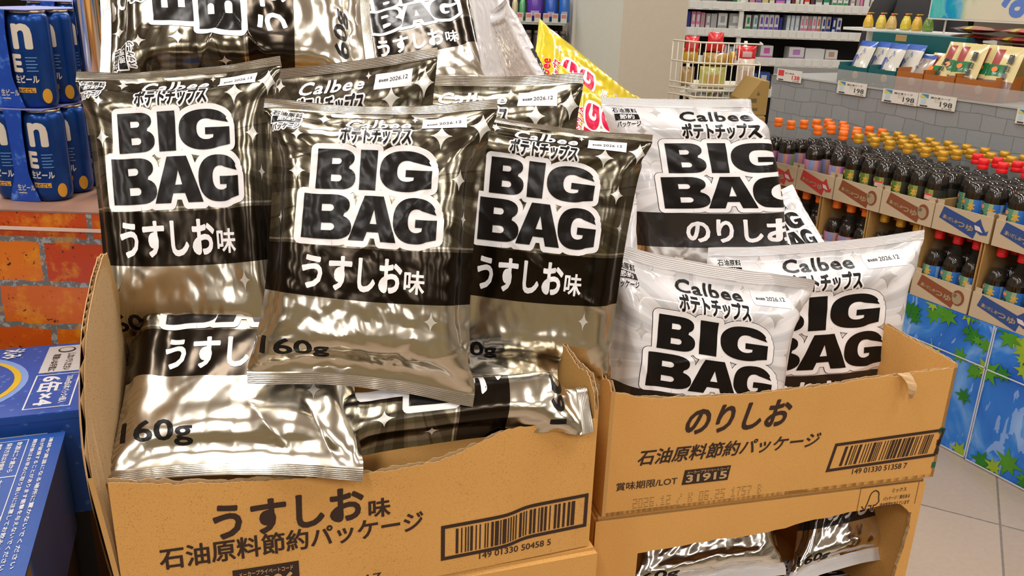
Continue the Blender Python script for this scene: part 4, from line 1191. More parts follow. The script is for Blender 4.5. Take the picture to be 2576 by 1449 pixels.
for k in range(4): pr(frame2(-.172, -.150 - k * .03, -.142, -.124 - k * .03, .0012), 1)
# umbrella and arrows
pr(poly(arc(-.157, -.166, .009, .008, -90, 90, 10)), 1, .0008); pr(rect(-.170, -.1668, -.157, -.1652), 1, .0008)
pr(poly([(-.167, -.136), (-.150, -.130), (-.150, -.142)]), 1, .0008); pr(poly(arc(-.158, -.197, .007, .009, 0, 340, 12)), 1, .0008); pr(poly(arc(-.158, -.227, .004, .010, 0, 340, 12)), 1, .0008)
pr(turned(text('ビール', .03), -.205, -.085, -.180, -.015), 1, .0008); pr(turned(text('生ビール350ml×24', .03), -.200, -.300, -.182, -.120), 1, .0008)
pr(turned(text('注意', .03), -.135, -.300, -.118, -.268), 1, .0008); pr(frame2(-.142, -.306, -.046, -.215, .0012), 1)
pr(poly(arc(-.196, .002, .012, .010, 190, 350, 10)), 2, .0008)
b.build('lid', [CASE2, CWHITE, CGOLD], root)
b = MB(); b.box(-.020, -.006, -D_ - .02, -.03, NZ - .16, NZ - .02, 0); b.build('torn_flap', KRAFT_DARK, root)
for (fr, z1, y0, y1, yaw, lb) in ((TF, UZ - .176, .002, .27, 19, 'tall black stand beneath the beer case against the brick print'), (NF, NZ - .166, -.285, -.01, 20, 'tall black stand beneath the nearest beer case')):
    o = tag(MB().box(-.42, -.01, y0, y1, 0, z1).build('gap_shade_stand', BLACK), lb, 'stand'); o.location = (fr[0][0], fr[0][1], 0); o.rotation_euler = (0, 0, math.radians(yaw))  # added stands, coloured black to stand in for shade in the gap
# ------------------------------------------------------------------ RIGHT: soup-base display
DP = np.array([1.565, 2.725, 0.0]); DS = np.array([.469, -.883, 0]); DN = np.array([.883, .469, 0])
DROT = math.atan2(DS[1], DS[0])
def disp(x, y, off=0.0):
    r = CM @ np.array([(x - CX) / FPX, (y - CY) / FPX, 1.0]); o = DP + DN * off
    t = ((o - CO) @ DN) / (r @ DN); P = CO + r * t - DP
    return P @ DS, P[2]
def dw(s, n, z): return DP + DS * s + DN * n + np.array([0, 0, z])
def dthing(name, label, cat, s, n, z, group=None): return thing(name, label, cat, dw(s, n, z), DROT, group)
LEAF = NT('leaf_print'); _o = LEAF.coord('Object'); _n1 = LEAF.noise(_o, 3.2, 4, .55, dist=1.2); _n2 = LEAF.noise(LEAF.mapping(_o, scale=(2.5, 1, .7)), 7, 3, dist=2.0)
_c = LEAF.ramp(_n1, [(.30, (.008, .10, .50)), (.48, (.02, .19, .66)), (.60, (.16, .38, .78)), (.74, (.40, .58, .86))])
_c = LEAF.mix(LEAF.math('MULTIPLY', LEAF.math('GREATER_THAN', _n2, .60), .4), _c, (.45, .62, .9)); LEAF.set(color=_c, rough=.4)
LG = [plain('leaf_green_dark', (.012, .17, .012), .45, var=.3, scale=20), plain('leaf_green', (.06, .26, .012), .45, var=.3, scale=20), plain('leaf_lime', (.26, .40, .02), .45, var=.25, scale=20)]
SEAM = plain('panel_seam_white', (.55, .60, .66), .5)
def maple(cx, cy, r, rot):
    pts = []; n = 7
    for k in range(n * 2):
        a = rot + math.pi * k / n; rr = r * ((1.0 if k // 2 % 2 == 0 else .8) if k % 2 == 0 else .42)
        pts.append((cx + rr * math.cos(a), cy + rr * math.sin(a)))
    return poly(pts)
def clip_rect(s, x0, z0, x1, z1):
    bm = bmesh.new(); vs = [bm.verts.new((p[0], p[1], 0)) for p in s[0]]
    for f in s[1]:
        try: bm.faces.new([vs[i] for i in f])
        except ValueError: pass
    for co, no in (((x0, 0, 0), (-1, 0, 0)), ((x1, 0, 0), (1, 0, 0)), ((0, z0, 0), (0, -1, 0)), ((0, z1, 0), (0, 1, 0))):
        bmesh.ops.bisect_plane(bm, geom=bm.verts[:] + bm.edges[:] + bm.faces[:], plane_co=co, plane_no=no, clear_outer=True)
    bm.verts.index_update(); V = np.array([[v.co.x, v.co.y] for v in bm.verts]).reshape(-1, 2); F = [[v.index for v in f.verts] for f in bm.faces]; bm.free()
    return (V, F)
FR = ((0, 0, 0), (1, 0, 0), (0, 0, 1), (0, -1, 0))
base = dthing('display_plinth', 'low display plinth wrapped in blue water print with green maple leaves', 'display base', 0, 0, 0)
MB().box(-1.15, .95, .012, .78, .03, .492).build('base_core', BLACK, base)
rnd = random.Random(12)
for (s0, s1, off) in ((-1.15, .088, 0.0), (.094, .95, -.006)):
    b = MB(); b.box(s0, s1, off, .012, .004, .500, 0)
    bands = []
    for k in range(90):
        zone = rnd.random(); x = rnd.uniform(s0, s1)
        if zone < .42: z = rnd.gauss(.485, .03)
        elif zone < .62: z = rnd.gauss(.04, .03)
        else: z = rnd.gauss(.33, .02) if rnd.random() < .55 else rnd.uniform(.05, .45)
        bands.append((x, z, rnd.uniform(.022, .055)))
    for k, (x, z, r) in enumerate(bands):
        s = clip_rect(maple(x, z, r, rnd.uniform(0, 6)), s0 + .004, .008, s1 - .004, .497)
        if len(s[1]): b.flat(s, ((0, off, 0), (1, 0, 0), (0, 0, 1), (0, -1, 0)), .0006 + .00004 * k, 1 + rnd.randrange(3))
    for (a, c, z0, z1) in ((s0, s1, .347, .352), (s0, s0 + .004, .005, .5), (s1 - .005, s1, .005, .5), (s0, s1, .004, .010)):
        b.flat(rect(a, z0, c, z1), ((0, off, 0), (1, 0, 0), (0, 0, 1), (0, -1, 0)), .0050, 4)
    b.build('printed_panel', [LEAF.m] + LG + [SEAM], base)
# --- cardboard trays
TRAY = kraft('tray_cardboard', (.50, .40, .27), .06); TRAYB = kraft('tray_brown', (.46, .27, .09), .08); TDARK = solid((.10, .035, .02), .6)
TCOL = {'red': plain('tray_red', (.48, .035, .03), .6), 'brown': plain('tray_brown_print', (.22, .062, .02), .6), 'blue': plain('tray_blue', (.022, .06, .22), .6)}
TPALE = plain('tray_print_pale', (.34, .26, .16), .6)
_tb = text('つゆ', .03); _tb2 = text('濃いだし本', .03)
def tray(kind, s, z, W_, D_, hf, hs, label, hb=None):
    t_ = dthing('tray', label, 'tray', s, 0, z, 'cardboard trays of soup-base bottles')
    H = hf
    b = MB(); b.box(0, W_, 0, .004, 0, hf - .004, 0)
    b.box(.0, .028, .004, .0055, 0, hf + .012, 0); b.box(W_ - .028, W_, .004, .0055, 0, hf + .012, 0)
    q = [(.12 * W_, .22 * H), (.20 * W_, .90 * H), (.80 * W_, .72 * H), (.80 * W_, .02 * H), (.74 * W_, .02 * H)]
    q = [(.13 * W_, .45 * H), (.17 * W_, .90 * H), (.66 * W_, .62 * H), (.76 * W_, .06 * H), (.60 * W_, .04 * H)]
    q = [(.10 * W_, .48 * H), (.155 * W_, .93 * H), (.80 * W_, .58 * H), (.74 * W_, .04 * H)]
    b.flat(poly(q), FR, .0006, 1)
    b.flat(xf2(fit(_tb, 0, 0, .29 * W_, .24 * H), dx=.42 * W_, dy=.34 * H, rot=-.16), FR, .0012, 2)
    b.flat(xf2(fit(_tb2, 0, 0, .27 * W_, .15 * H), dx=.16 * W_, dy=.50 * H, rot=-.16), FR, .0012, 2)
    cx, cy = .82 * W_, .50 * H
    if kind == 'brown':
        b.flat(poly(arc(cx, cy, .105 * W_, .30 * H, 200, 540, 20)), FR, .0012, 1); b.flat(poly(arc(cx - .012 * W_, cy - .03 * H, .08 * W_, .22 * H, 0, 340, 20)), FR, .0018, 2)
        b.flat(xf2(rect(-.07 * W_, -.05 * H, .0, .10 * H), dx=cx - .03 * W_, dy=cy + .02 * H, rot=-.3), FR, .0018, 2)
    else:
        body = [(cx - .11 * W_, cy + .10 * H), (cx - .02 * W_, cy + .30 * H), (cx + .02 * W_, cy + .12 * H), (cx + .10 * W_, cy - .12 * H), (cx + .14 * W_, cy - .04 * H), (cx + .13 * W_, cy - .22 * H), (cx + .02 * W_, cy - .26 * H), (cx - .09 * W_, cy - .12 * H)]
        b.flat(poly(body), FR, .0012, 1); b.flat(poly([(cx - .10 * W_, cy + .04 * H), (cx - .01 * W_, cy + .02 * H), (cx + .06 * W_, cy - .17 * H), (cx - .07 * W_, cy - .12 * H)]), FR, .0018, 3)
    b.build('front_panel', [TRAY, TCOL[kind], TPALE, solid((.62, .56, .58), .6)], t_)
    for x in (0, W_ - .004):
        b = MB(); b.box(x, x + .004, .004, D_, 0, hs, 0); b.build('side_panel', [TRAYB], t_)
    MB().box(0, W_, .004, D_, 0, .004).build('bottom_panel', TRAYB, t_)
    MB().box(0, W_, D_ - .004, D_, 0, hb or hs).build('back_panel', TRAYB, t_)
    return t_
# --- bottles
GLASS = clear('clear_plastic', (.25, .25, .22), .045)
SOY = plain('dark_soup_base', (.010, .007, .005), .07, spec=.6, coat=.4)
CAPS = {'orange': plain('cap_orange', (.86, .165, .008), .38), 'gold': plain('cap_gold', (.56, .30, .025), .32, .35), 'red': plain('cap_red', (.70, .008, .014), .38)}
def label_mat(name, base, stops):
    t = NT(name); o = t.coord('Object'); x = t.sep(o); a = t.math('ADD', t.math('MULTIPLY', t.math('ARCTAN2', x[1], x[0]), 1 / (2 * math.pi)), .5)
    n = t.noise(o, 70, 3); f = t.math('FRACT', t.math('ADD', t.math('MULTIPLY', a, 2.0), t.math('MULTIPLY', n, .08)))
    r = t.n('ValToRGB'); t.l(f, r.inputs[0]); r.color_ramp.interpolation = 'CONSTANT'; e = r.color_ramp.elements
    while len(e) < len(stops): e.new(.5)
    for el, (p, c) in zip(e, stops): el.position = p; el.color = tuple(c) + (1,)
    t.set(color=t.mix(t.math('MULTIPLY', t.noise(o, 160, 2), .5), r.outputs[0], base), rough=.35); return t.m
LABEL = {'orange': label_mat('label_pink_blue', (.45, .25, .35), [(0, (.10, .28, .06)), (.22, (.50, .20, .32)), (.5, (.14, .26, .50)), (.72, (.52, .26, .16)), (.88, (.34, .10, .42))]),
         'gold': label_mat('label_green_black', (.05, .06, .03), [(0, (.012, .012, .010)), (.35, (.10, .20, .02)), (.6, (.26, .33, .06)), (.75, (.012, .012, .010))]),
         'red': label_mat('label_blue_green', (.03, .16, .34), [(0, (.015, .11, .46)), (.34, (.10, .26, .06)), (.56, (.30, .40, .12)), (.68, (.02, .15, .55)), (.9, (.22, .35, .5))])}
GOLDI = plain('label_gold_ink', (.60, .36, .06), .4); LBLK = plain('label_black_ink', (.012, .012, .012), .5); LPINK = plain('label_flower_pink', (.70, .26, .16), .5); PTAG = plain('price_sticker_pink', (.75, .42, .42), .5); PTAG2 = plain('price_sticker_red', (.62, .05, .06), .5)
BRD = .0345
def bottle(kind):
    r_ = thing('soup_base_bottle', 'x', 'bottle', (0, 0, -50), 0, 'soup-base bottles on the display')
    b = MB(); b.lathe([(.028, 0), (BRD, .006), (BRD, .136), (.0327, .147), (.0270, .164), (.0228, .176)], 18, 0); b.build('liquid', SOY, r_)
    b = MB(); b.lathe([(.0336, .137), (.0333, .147), (.0272, .165), (.0205, .187), (.0155, .205), (.0138, .214), (.0138, .228)], 18, 0, cap=False); b.build('clear_neck', GLASS, r_)
    b = MB(); b.lathe([(.0155, .222), (.0172, .2245), (.0172, .236), (.0160, .2375), (.0172, .239), (.0168, .255), (.0145, .2572)], 18, 0); b.build('cap', CAPS[kind], r_)
    b = MB(); b.lathe([(BRD + .0004, .028), (BRD + .0007, .029), (BRD + .0007, .122), (BRD + .0004, .123)], 22, 0, cap=False)
    fa = -math.pi / 2
    if kind in ('gold', 'red'):
        V, F = wrap(subdiv2(fit(text('本', .05), .000, 0, .024, .028), .007), fa, BRD + .0014, .085); b.add(V, F, 1, True)
        V, F = wrap(subdiv2(join2(xf2(fit(text('つ', .05), 0, 0, .022, .016), dx=-.034, dy=.022), xf2(fit(text('ゆ', .05), 0, 0, .022, .018), dx=-.034)), .007), fa, BRD + .0014, .058); b.add(V, F, 2, True)
        V, F = wrap(subdiv2(poly(arc(-.024, .007, .011, .007, 0, 340, 14)), .007), fa, BRD + .0014, .103); b.add(V, F, 3, True)
    b.build('label_wrap', [LABEL[kind], GOLDI, LBLK, LPINK], r_)
    return r_
PROTO = {}; first = {}
ORD = ('first', 'second', 'third', 'fourth')
def put_bottle(kind, s, n, z, label, sticker=False, tilt=0.0):
    if kind not in PROTO:
        PROTO[kind] = bottle(kind); r_ = PROTO[kind]
    else: r_ = copy_tree(PROTO[kind])
    P = dw(s, n, z); r_.location = P; r_.rotation_euler = (0, 0, DROT + tilt); r_['label'] = label
    if sticker:
        V, F = wrap(subdiv2(rect(-.017, 0, .017, .020), .007), -math.pi / 2 + .15, BRD + .0020, .088); V2, F2 = wrap(subdiv2(rect(-.017, .0145, .017, .020), .007), -math.pi / 2 + .15, BRD + .0026, .088)
        b = MB(); b.add(V, F, 0, True); b.add(V2, F2, 1, True); b.build('price_sticker', [PTAG, PTAG2], r_)
T1 = [(-1.10, .228, 'red', 'orange'), (-.868, .195, 'red', 'orange'), (-.668, .222, 'brown', 'gold'), (-.442, .220, 'brown', 'gold'), (-.218, .216, 'blue', 'red'), (.008, .220, 'blue', 'red'), (.234, .220, 'blue', 'red')]
nm = ['far left red-printed', 'second red-printed', 'first brown-printed', 'second brown-printed', 'first blue-printed', 'second blue-printed', 'nearest blue-printed']
TD = .318
rnd = random.Random(8)
for i, (s, W_, col, cap_) in enumerate(T1):
    tray(col, s, .758, W_, TD, .093, .10, '%s tray on the upper tier, full of %s-capped dark bottles' % (nm[i], cap_))
    for r_i in range(4):
        for c_i in range(3):
            if i == 0 and ((c_i == 2 and r_i < 2) or (c_i == 0 and r_i > 0)): continue
            if i == 1 and ((c_i == 1 and r_i == 0) or (c_i == 0 and r_i == 3)): continue
            if i == 1 and c_i == 2 and r_i in (2,): continue
            if i == 4 and r_i == 0 and c_i == 0: continue
            if i == 2 and c_i == 0 and r_i == 0 and False: continue
            kind = cap_
            if i == 4 and r_i >= 2: kind = 'gold'
            if i == 5 and r_i == 3: kind = 'gold'
            ss = s + W_ * (c_i + .5) / 3 + rnd.uniform(-.002, .002); nn = .048 + r_i * .0725 + rnd.uniform(-.003, .003)
            put_bottle(kind, ss, nn, .7625, '%s-capped dark bottle, %s row back, %s from left in the %s upper tray' % (kind, ORD[r_i], ORD[c_i], nm[i]), (i, r_i, c_i) in ((2, 0, 2), (3, 0, 2)), rnd.uniform(-.35, .35))
T2 = [(-1.19, .225, 'red', 'orange'), (-.955, .225, 'red', 'orange'), (-.72, .225, 'red', 'orange'), (-.488, .225, 'brown', 'gold'), (-.252, .228, 'brown', 'red'), (-.016, .228, 'blue', 'red'), (.22, .228, 'blue', 'red')]
nm2 = ['far left red-printed', 'second red-printed', 'third red-printed', 'first brown-printed', 'second brown-printed', 'first blue-printed', 'nearest blue-printed']
for i, (s, W_, col, cap_) in enumerate(T2):
    t_ = tray(col, s, .5015, W_, TD, .092, .2555, '%s tray on the lower tier, deep box with %s-capped bottles inside' % (nm2[i], cap_))
    for r_i in range(2):
        for c_i in range(3):
            ss = s + .004 + (W_ - .008) * (c_i + .5) / 3; nn = .046 + r_i * .0725
            kind = cap_
            if i == 2 and c_i == 2: kind = 'orange'
            put_bottle(kind, ss, nn, .506, '%s-capped dark bottle, %s row back, %s from left in the %s lower tray' % (kind, ORD[r_i], ORD[c_i], nm2[i]), False, rnd.uniform(-.3, .3)) if False else None
    # bottles of the lower tier are a little shorter so that the upper tray rests on the box
for k in list(PROTO): pass
def small_bottle(kind):
    r_ = copy_tree(PROTO[kind]); return r_
for i, (s, W_, col, cap_) in enumerate(T2):
    for r_i in range(2):
        for c_i in range(3):
            ss = s + .004 + (W_ - .008) * (c_i + .5) / 3; nn = .046 + r_i * .0725
            r_ = copy_tree(PROTO[cap_]); r_.location = dw(ss, nn, .506); r_.rotation_euler = (0, 0, DROT + rnd.uniform(-.3, .3)); r_.scale = (1, 1, .955)
            r_['label'] = '%s-capped dark bottle, %s row back, %s from left in the %s lower tray' % (cap_, ORD[r_i], ORD[c_i], nm2[i])
# --- stone-print board and the shelf on it
ST = NT('stone_print'); _o = ST.coord('Object'); _w = ST.noise(_o, 6, 2, out='Color'); _v = ST.n('VectorMath', _operation='MULTIPLY_ADD'); ST.l(_w, _v.inputs[0]); _v.inputs[1].default_value = (.035, .0, .035); ST.l(_o, _v.inputs[2])
_s = ST.sep(_v.outputs[0]); _m = ST.n('CombineXYZ'); ST.l(_s[0], _m.inputs[0]); ST.l(_s[2], _m.inputs[1])
_b = ST.n('TexBrick'); ST.l(_m.outputs[0], _b.inputs['Vector']); _b.inputs['Scale'].default_value = 1.0; _b.inputs['Brick Width'].default_value = .093; _b.inputs['Row Height'].default_value = .060; _b.inputs['Mortar Size'].default_value = .0022; _b.inputs['Mortar Smooth'].default_value = .6
_b.inputs['Color1'].default_value = (.21, .225, .235, 1); _b.inputs['Color2'].default_value = (.26, .275, .28, 1); _b.inputs['Mortar'].default_value = (.10, .108, .115, 1)
ST.set(color=ST.mix(ST.math('MULTIPLY', ST.noise(_o, 45, 5, .65), .45), _b.outputs[0], (.32, .335, .335)), rough=.6)
sb = dthing('shelf_counter', 'grey stone-print counter behind the bottle rows with a product shelf on top', 'counter', 0, 0, 0)
MB().box(-1.42, .95, .335, .345, .495, 1.160).build('stone_panel', ST.m, sb)
MB().box(-1.42, .95, .346, .80, .495, 1.150).build('counter_core', solid((.12, .12, .12), .7), sb)
MB().box(-1.42, .95, .331, .80, 1.160, 1.166).build('counter_top', solid((.40, .41, .40), .5), sb)
ACR = clear('clear_acrylic', (.55, .56, .55), .30)
MB().box(-1.42, .95, .331, .333, 1.166, 1.222).build('acrylic_guard', ACR, sb)
# price cards
CARD = plain('price_card', (.68, .66, .60), .5); CARDI = plain('price_ink', (.03, .03, .03), .6)
def price_card(px0, px1, label, red=False, txt='198'):
    s0, z0 = disp(px0[0], px0[1], .33); s1, z1 = disp(px1[0], px1[1], .33)
    W_ = s1 - s0; H = .052
    t_ = dthing('price_card', label, 'price card', s0, .327, max(z0, z1) - H, 'price cards on the stone-print counter')
    b = MB(); b.box(0, W_, 0, .0015, 0, H, 0)
    if red:
        b.flat(rect(.05 * W_, .42 * H, .28 * W_, .92 * H), FR, .0005, 1); b.flat(fit(text('138', .03), .62 * W_, .2 * H, .93 * W_, .55 * H), FR, .0005, 1)
        b.flat(fit(text('おつまみ', .02), .33 * W_, .62 * H, .7 * W_, .76 * H), FR, .0005, 2)
    else:
        b.flat(rect(.05 * W_, .68 * H, .27 * W_, .95 * H), FR, .0005, 3); b.flat(poly([(.05 * W_, .68 * H), (.27 * W_, .68 * H), (.05 * W_, .95 * H)]), FR, .0008, 4); b.flat(rect(.08 * W_, .25 * H, .22 * W_, .62 * H), FR, .0005, 5)
        b.flat(fit(text('198', .01), .60 * W_, .20 * H, .92 * W_, .55 * H), FR, .0005, 2); b.flat(fit(text('鶏白湯スープ', .01), .33 * W_, .70 * H, .85 * W_, .84 * H), FR, .0005, 2)
        b.flat(frame2(.45 * W_, .47 * H, .62 * W_, .62 * H, .0006), FR, .0005, 2)
    b.flat(rect(.07 * W_, .05 * H, .28 * W_, .15 * H), FR, .0005, 2); b.flat(fit(text('213.84', .01), .66 * W_, .05 * H, .92 * W_, .14 * H), FR, .0005, 2)
    b.build('card', [CARD, PTAG2, CARDI, solid((.05, .22, .40)), solid((.55, .55, .12)), solid((.45, .60, .66))], t_)
price_card((1958, 172), (2018, 190), 'white price card with a red square, farthest left on the counter edge', True)
price_card((2110, 203), (2183, 212), 'white price card under the teal snack box, second from left')
price_card((2224, 222), (2312, 236), 'white price card under the brown snack boxes, left of a close pair')
price_card((2314, 233), (2408, 250), 'white price card under the brown snack boxes, right of a close pair')
price_card((2562, 272), (2640, 286), 'white price card at the right edge of the photo on the counter')
# --- little pouches in boxes on the counter
def pouch_pack(label, s, n, z, W_, H, cols, tilt, group, style, yaw=0.0):
    t_ = dthing('soup_pouch', label, 'pouch', s, n, z, group)
    t_.rotation_euler = (0, 0, DROT + yaw)
    ca, sa = math.cos(tilt), math.sin(tilt); nx, nz = 10, 14; V = []; F = []; mi = []
    def P(u, v, d): y = d; zz = v * H; return ((u - .5) * W_, y * ca + zz * sa, zz * ca - y * sa)
    for side in (0, 1):
        for j in range(nz + 1):
            for i in range(nx + 1):
                u, v = i / nx, j / nz; th = .013 * (math.sin(math.pi * u) ** .6) * (math.sin(math.pi * min(1, v * 1.02)) ** .5) + .0006
                V.append(P(u, v, -th if side == 0 else th))
    k = (nx + 1) * (nz + 1)
    for side in (0, 1):
        for j in range(nz):
            for i in range(nx):
                a = side * k + j * (nx + 1) + i; q = [a, a + 1, a + nx + 2, a + nx + 1]; F.append(q if side == 0 else q[::-1])
                v = (j + .5) / nz; u = (i + .5) / nx
                if style == 'blue':
                    m = 1 if v > .88 else (2 if v < .34 and u < .5 and v > .18 else (3 if v < .22 else 0)); m = 4 if (.34 < v < .62 and u < .28) else m
                else:
                    m = 2 if (.42 < v < .66 and u < .66) else (3 if v < .36 else 0); m = 1 if (.66 < v < .92 and u < .4 and .08 < u) else m
                mi.append(m if side == 0 else 0)
    b = MB(); b.V = V; b.F = F; b.I = mi; b.S = [True] * len(F)
    fr = (np.array(P(.5, 0, -.0150)), np.array([1.0, 0, 0]), np.array([0, sa, ca]), np.array([0, -ca, sa]))
    if style == 'blue':
        b.flat(xf2(fit(text('スープ', .03), 0, 0, .055, .020), dx=-.01, dy=H * .50, rot=.9), fr, .001, 1)
        b.flat(poly(arc(.0, H * .14, .035, .024, 0, 340, 16)), fr, .001, 3)
    else:
        b.flat(fit(text('鶏', .03), W_ * .14, H * .66, W_ * .34, H * .84), fr, .001, 4); b.flat(fit(text('白', .03), W_ * .13, H * .52, W_ * .32, H * .64), fr, .001, 4); b.flat(fit(text('湯', .03), W_ * .12, H * .38, W_ * .31, H * .50), fr, .001, 4)
        b.flat(poly(arc(-.016, H * .22, .016, .013, 0, 340, 14)), fr, .001, 5); b.flat(poly(arc(-.02, H * .55, .013, .010, 0, 340, 14)), fr, .001, 5)
    b.build('pouch_film', [solid(c, .22, .5) for c in cols], t_)
WB = [(.60, .57, .50), (.03, .10, .42), (.06, .20, .03), (.55, .30, .06), (.10, .12, .35)]
YG = [(.62, .52, .24), (.34, .05, .05), (.01, .16, .05), (.22, .12, .09), (.03, .03, .03), (.80, .20, .02)]
def snack_box(label, s, n, W_, D_, H, c, back=0.0):
    t_ = dthing('snack_box', label, 'box', s, n, 1.166, 'open snack boxes on the counter')
    m = solid(c, .45)
    b = MB(); b.box(0, W_, 0, .004, 0, H, 0); b.flat(poly(arc(W_ * .62, H * .55, .016, .016, 0, 340, 18)), FR, .0006, 1); b.flat(fit(text('スープ', .02), W_ * .15, H * .12, W_ * .75, H * .24), FR, .0006, 1); b.build('front_panel', [m, solid((.45, .30, .16))], t_)
    for x in (0, W_ - .004): MB().box(x, x + .004, .004, D_, 0, H * 1.2).build('side_panel', m, t_)
    MB().box(0, W_, D_ - .004, D_, 0, H + back).build('back_panel', m, t_); MB().box(0, W_, .004, D_, 0, .004).build('bottom_panel', m, t_)
TEAL, BRN = (.006, .095, .105), (.36, .115, .02)
sx = [disp(px, py, .36)[0] for px, py in ((2112, 190), (2185, 210), (2255, 225), (2322, 240), (2400, 255), (2478, 270))]
snack_box('teal open snack box farthest left on the counter', sx[0], .345, sx[1] - sx[0] - .006, .16, .072, TEAL)
snack_box('teal open snack box next to the brown ones on the counter', sx[1], .345, sx[2] - sx[1] - .006, .16, .072, TEAL, .06)
snack_box('brown open snack box farthest left of the brown ones', sx[2], .345, sx[3] - sx[2] - .006, .16, .075, BRN)
snack_box('brown open snack box in the middle of the brown ones', sx[3], .345, sx[4] - sx[3] - .006, .16, .075, BRN)
snack_box('brown open snack box farthest right on the counter', sx[4], .345, .16, .16, .075, BRN)
for k, (a, c) in enumerate(((0, .42), (0, .85), (1, .42), (1, .85))):
    W_ = sx[a + 1] - sx[a]
    pouch_pack('white and blue soup pouch, %s from left in the teal boxes' % ORD[k], sx[a] + W_ * c - .02, .385 + .03 * (k % 2), 1.172, .115, .18, WB, .35, 'white and blue soup pouches', 'blue', -.25)
pouch_pack('greyish soup pouch slumped between the teal and brown boxes', sx[2] + .03, .40, 1.172, .115, .15, [(.34, .27, .22), (.03, .08, .3), (.36, .28, .22), (.30, .24, .2), (.3, .25, .2)], .42, 'white and blue soup pouches', 'blue', -.35)
for k, s in enumerate((sx[2] + .115, sx[3] + .055, sx[3] + .125, sx[4] + .055, sx[4] + .13)):
    pouch_pack('gold and green chicken soup pouch, %s from left in the brown boxes' % ('first', 'second', 'third', 'fourth', 'fifth')[k], s, .375 + .025 * (k % 2), 1.172, .125, .20 - .03 * (k == 0), YG, .30 + .25 * (k == 0), 'gold and green soup pouches', 'gold', -.1)
# back row on the counter: dressing bottles, teal carton, red snack packs
RZ = disp(2260, 76, .62)[1]
RS = disp(2392, 92, .61)[0]
MB().box(-1.30, RS, .61, .79, RZ - .012, RZ).build('riser_shelf', WHITE_STEEL, sb); MB().box(-1.30, RS, .77, .79, 1.166, RZ - .012).build('riser_back', WHITE_STEEL, sb)
YEL = [(.58, .36, .03), (.60, .46, .06), (.50, .34, .10), (.58, .46, .03)]
for k, (px, py) in enumerate(((2182, 75), (2214, 76), (2240, 78), (2276, 78), (2304, 80), (2332, 82))):
    s, z = disp(px, py - 2, .66); zt = disp(px, py - 44, .66)[1]
    t_ = dthing('dressing_bottle', 'yellow pouch bottle with red and yellow spout, %s from left at the back' % ('first', 'second', 'third', 'fourth', 'fifth', 'sixth')[k], 'bottle', s, .66, RZ + .001, 'yellow bottles at the back of the counter'); t_.scale = (.56, .56, (zt - RZ) / .184)
    b = MB(); b.lathe([(.038, 0), (.04, .05), (.034, .10), (.022, .148), (.018, .155)], 16, 0); b.build('bottle_body', plain('dressing_yellow', YEL[k % 4] if k < 5 else (.12, .22, .03), .3, var=.4, scale=60, coat=.4), t_)
    b = MB(); b.lathe([(.013, .155), (.013, .172), (.011, .174)], 12, 0); b.box(-.012, .036, -.008, .008, .174, .184, 1); b.build('spout_cap', [solid((.42, .03, .02)), solid((.55, .36, .04))], t_)
s, z = disp(2268, 92, .56); s2, _ = disp(2395, 120, .56)
t_ = dthing('carton', 'long teal carton lying behind the soup pouches', 'box', s, .50, 1.166)
CZ = disp(2330, 88, .50)[1] - 1.166
b = MB(); b.box(-.10, s2 - s + .10, 0, .10, 0, CZ, 0, .002); b.flat(rect(.02, CZ - .032, .075, CZ - .006), FR, .0006, 1); b.build('carton_body', [solid(TEAL, .45), solid((.40, .26, .10))], t_)
RP = [(.22, .055, .045), (.30, .06, .05), (.16, .05, .04), (.42, .012, .02), (.46, .38, .03)]
ZB = disp(2480, 128, .52)[1]; SA = RS + .03
t_ = dthing('carton', 'plain brown carton under the dark red snack packs', 'box', SA - .01, .53, 1.166)
b = MB(); b.box(0, .55, 0, .20, 0, ZB - 1.166 - .001, 0, .003); b.build('carton_body', [KRAFT_DARK], t_)
for k in range(9):
    s = SA + .178 * (k % 3) ; z = ZB + .030 * (k // 3)
    t_ = dthing('snack_pack', 'dark red snack pack, %s layer and %s from left, heaped under the poster' % (('bottom', 'middle', 'top')[k // 3], ORD[k % 3]), 'snack pack', s + .01 * (k // 3), .52 + .02 * (k % 2), z + .0, 'dark red snack packs under the poster')
    b = MB(); nx = 8; V = []; F = []; mi = []
    for sd in (0, 1):
        for j in range(5):
            for i in range(nx + 1):
                u, v = i / nx, j / 4; th = .013 * math.sin(math.pi * u) ** .5 * math.sin(math.pi * v) ** .5
                V.append((u * .17, v * .13, .0148 + (-th if sd == 0 else th)))
    for sd in (0, 1):
        for j in range(4):
            for i in range(nx):
                a = sd * 45 + j * 9 + i; q = [a, a + 1, a + 10, a + 9]; F.append(q[::-1] if sd == 0 else q); mi.append(1 if i in (3,) else (2 if i in (4, 5) else 0))
    b.V, b.F, b.I, b.S = V, F, mi, [True] * len(F)
    b.build('pack_film', [solid(RP[k % 3], .2, .5), solid(RP[4], .25, .4), solid(RP[3] if k % 2 else RP[1], .2, .5)], t_)
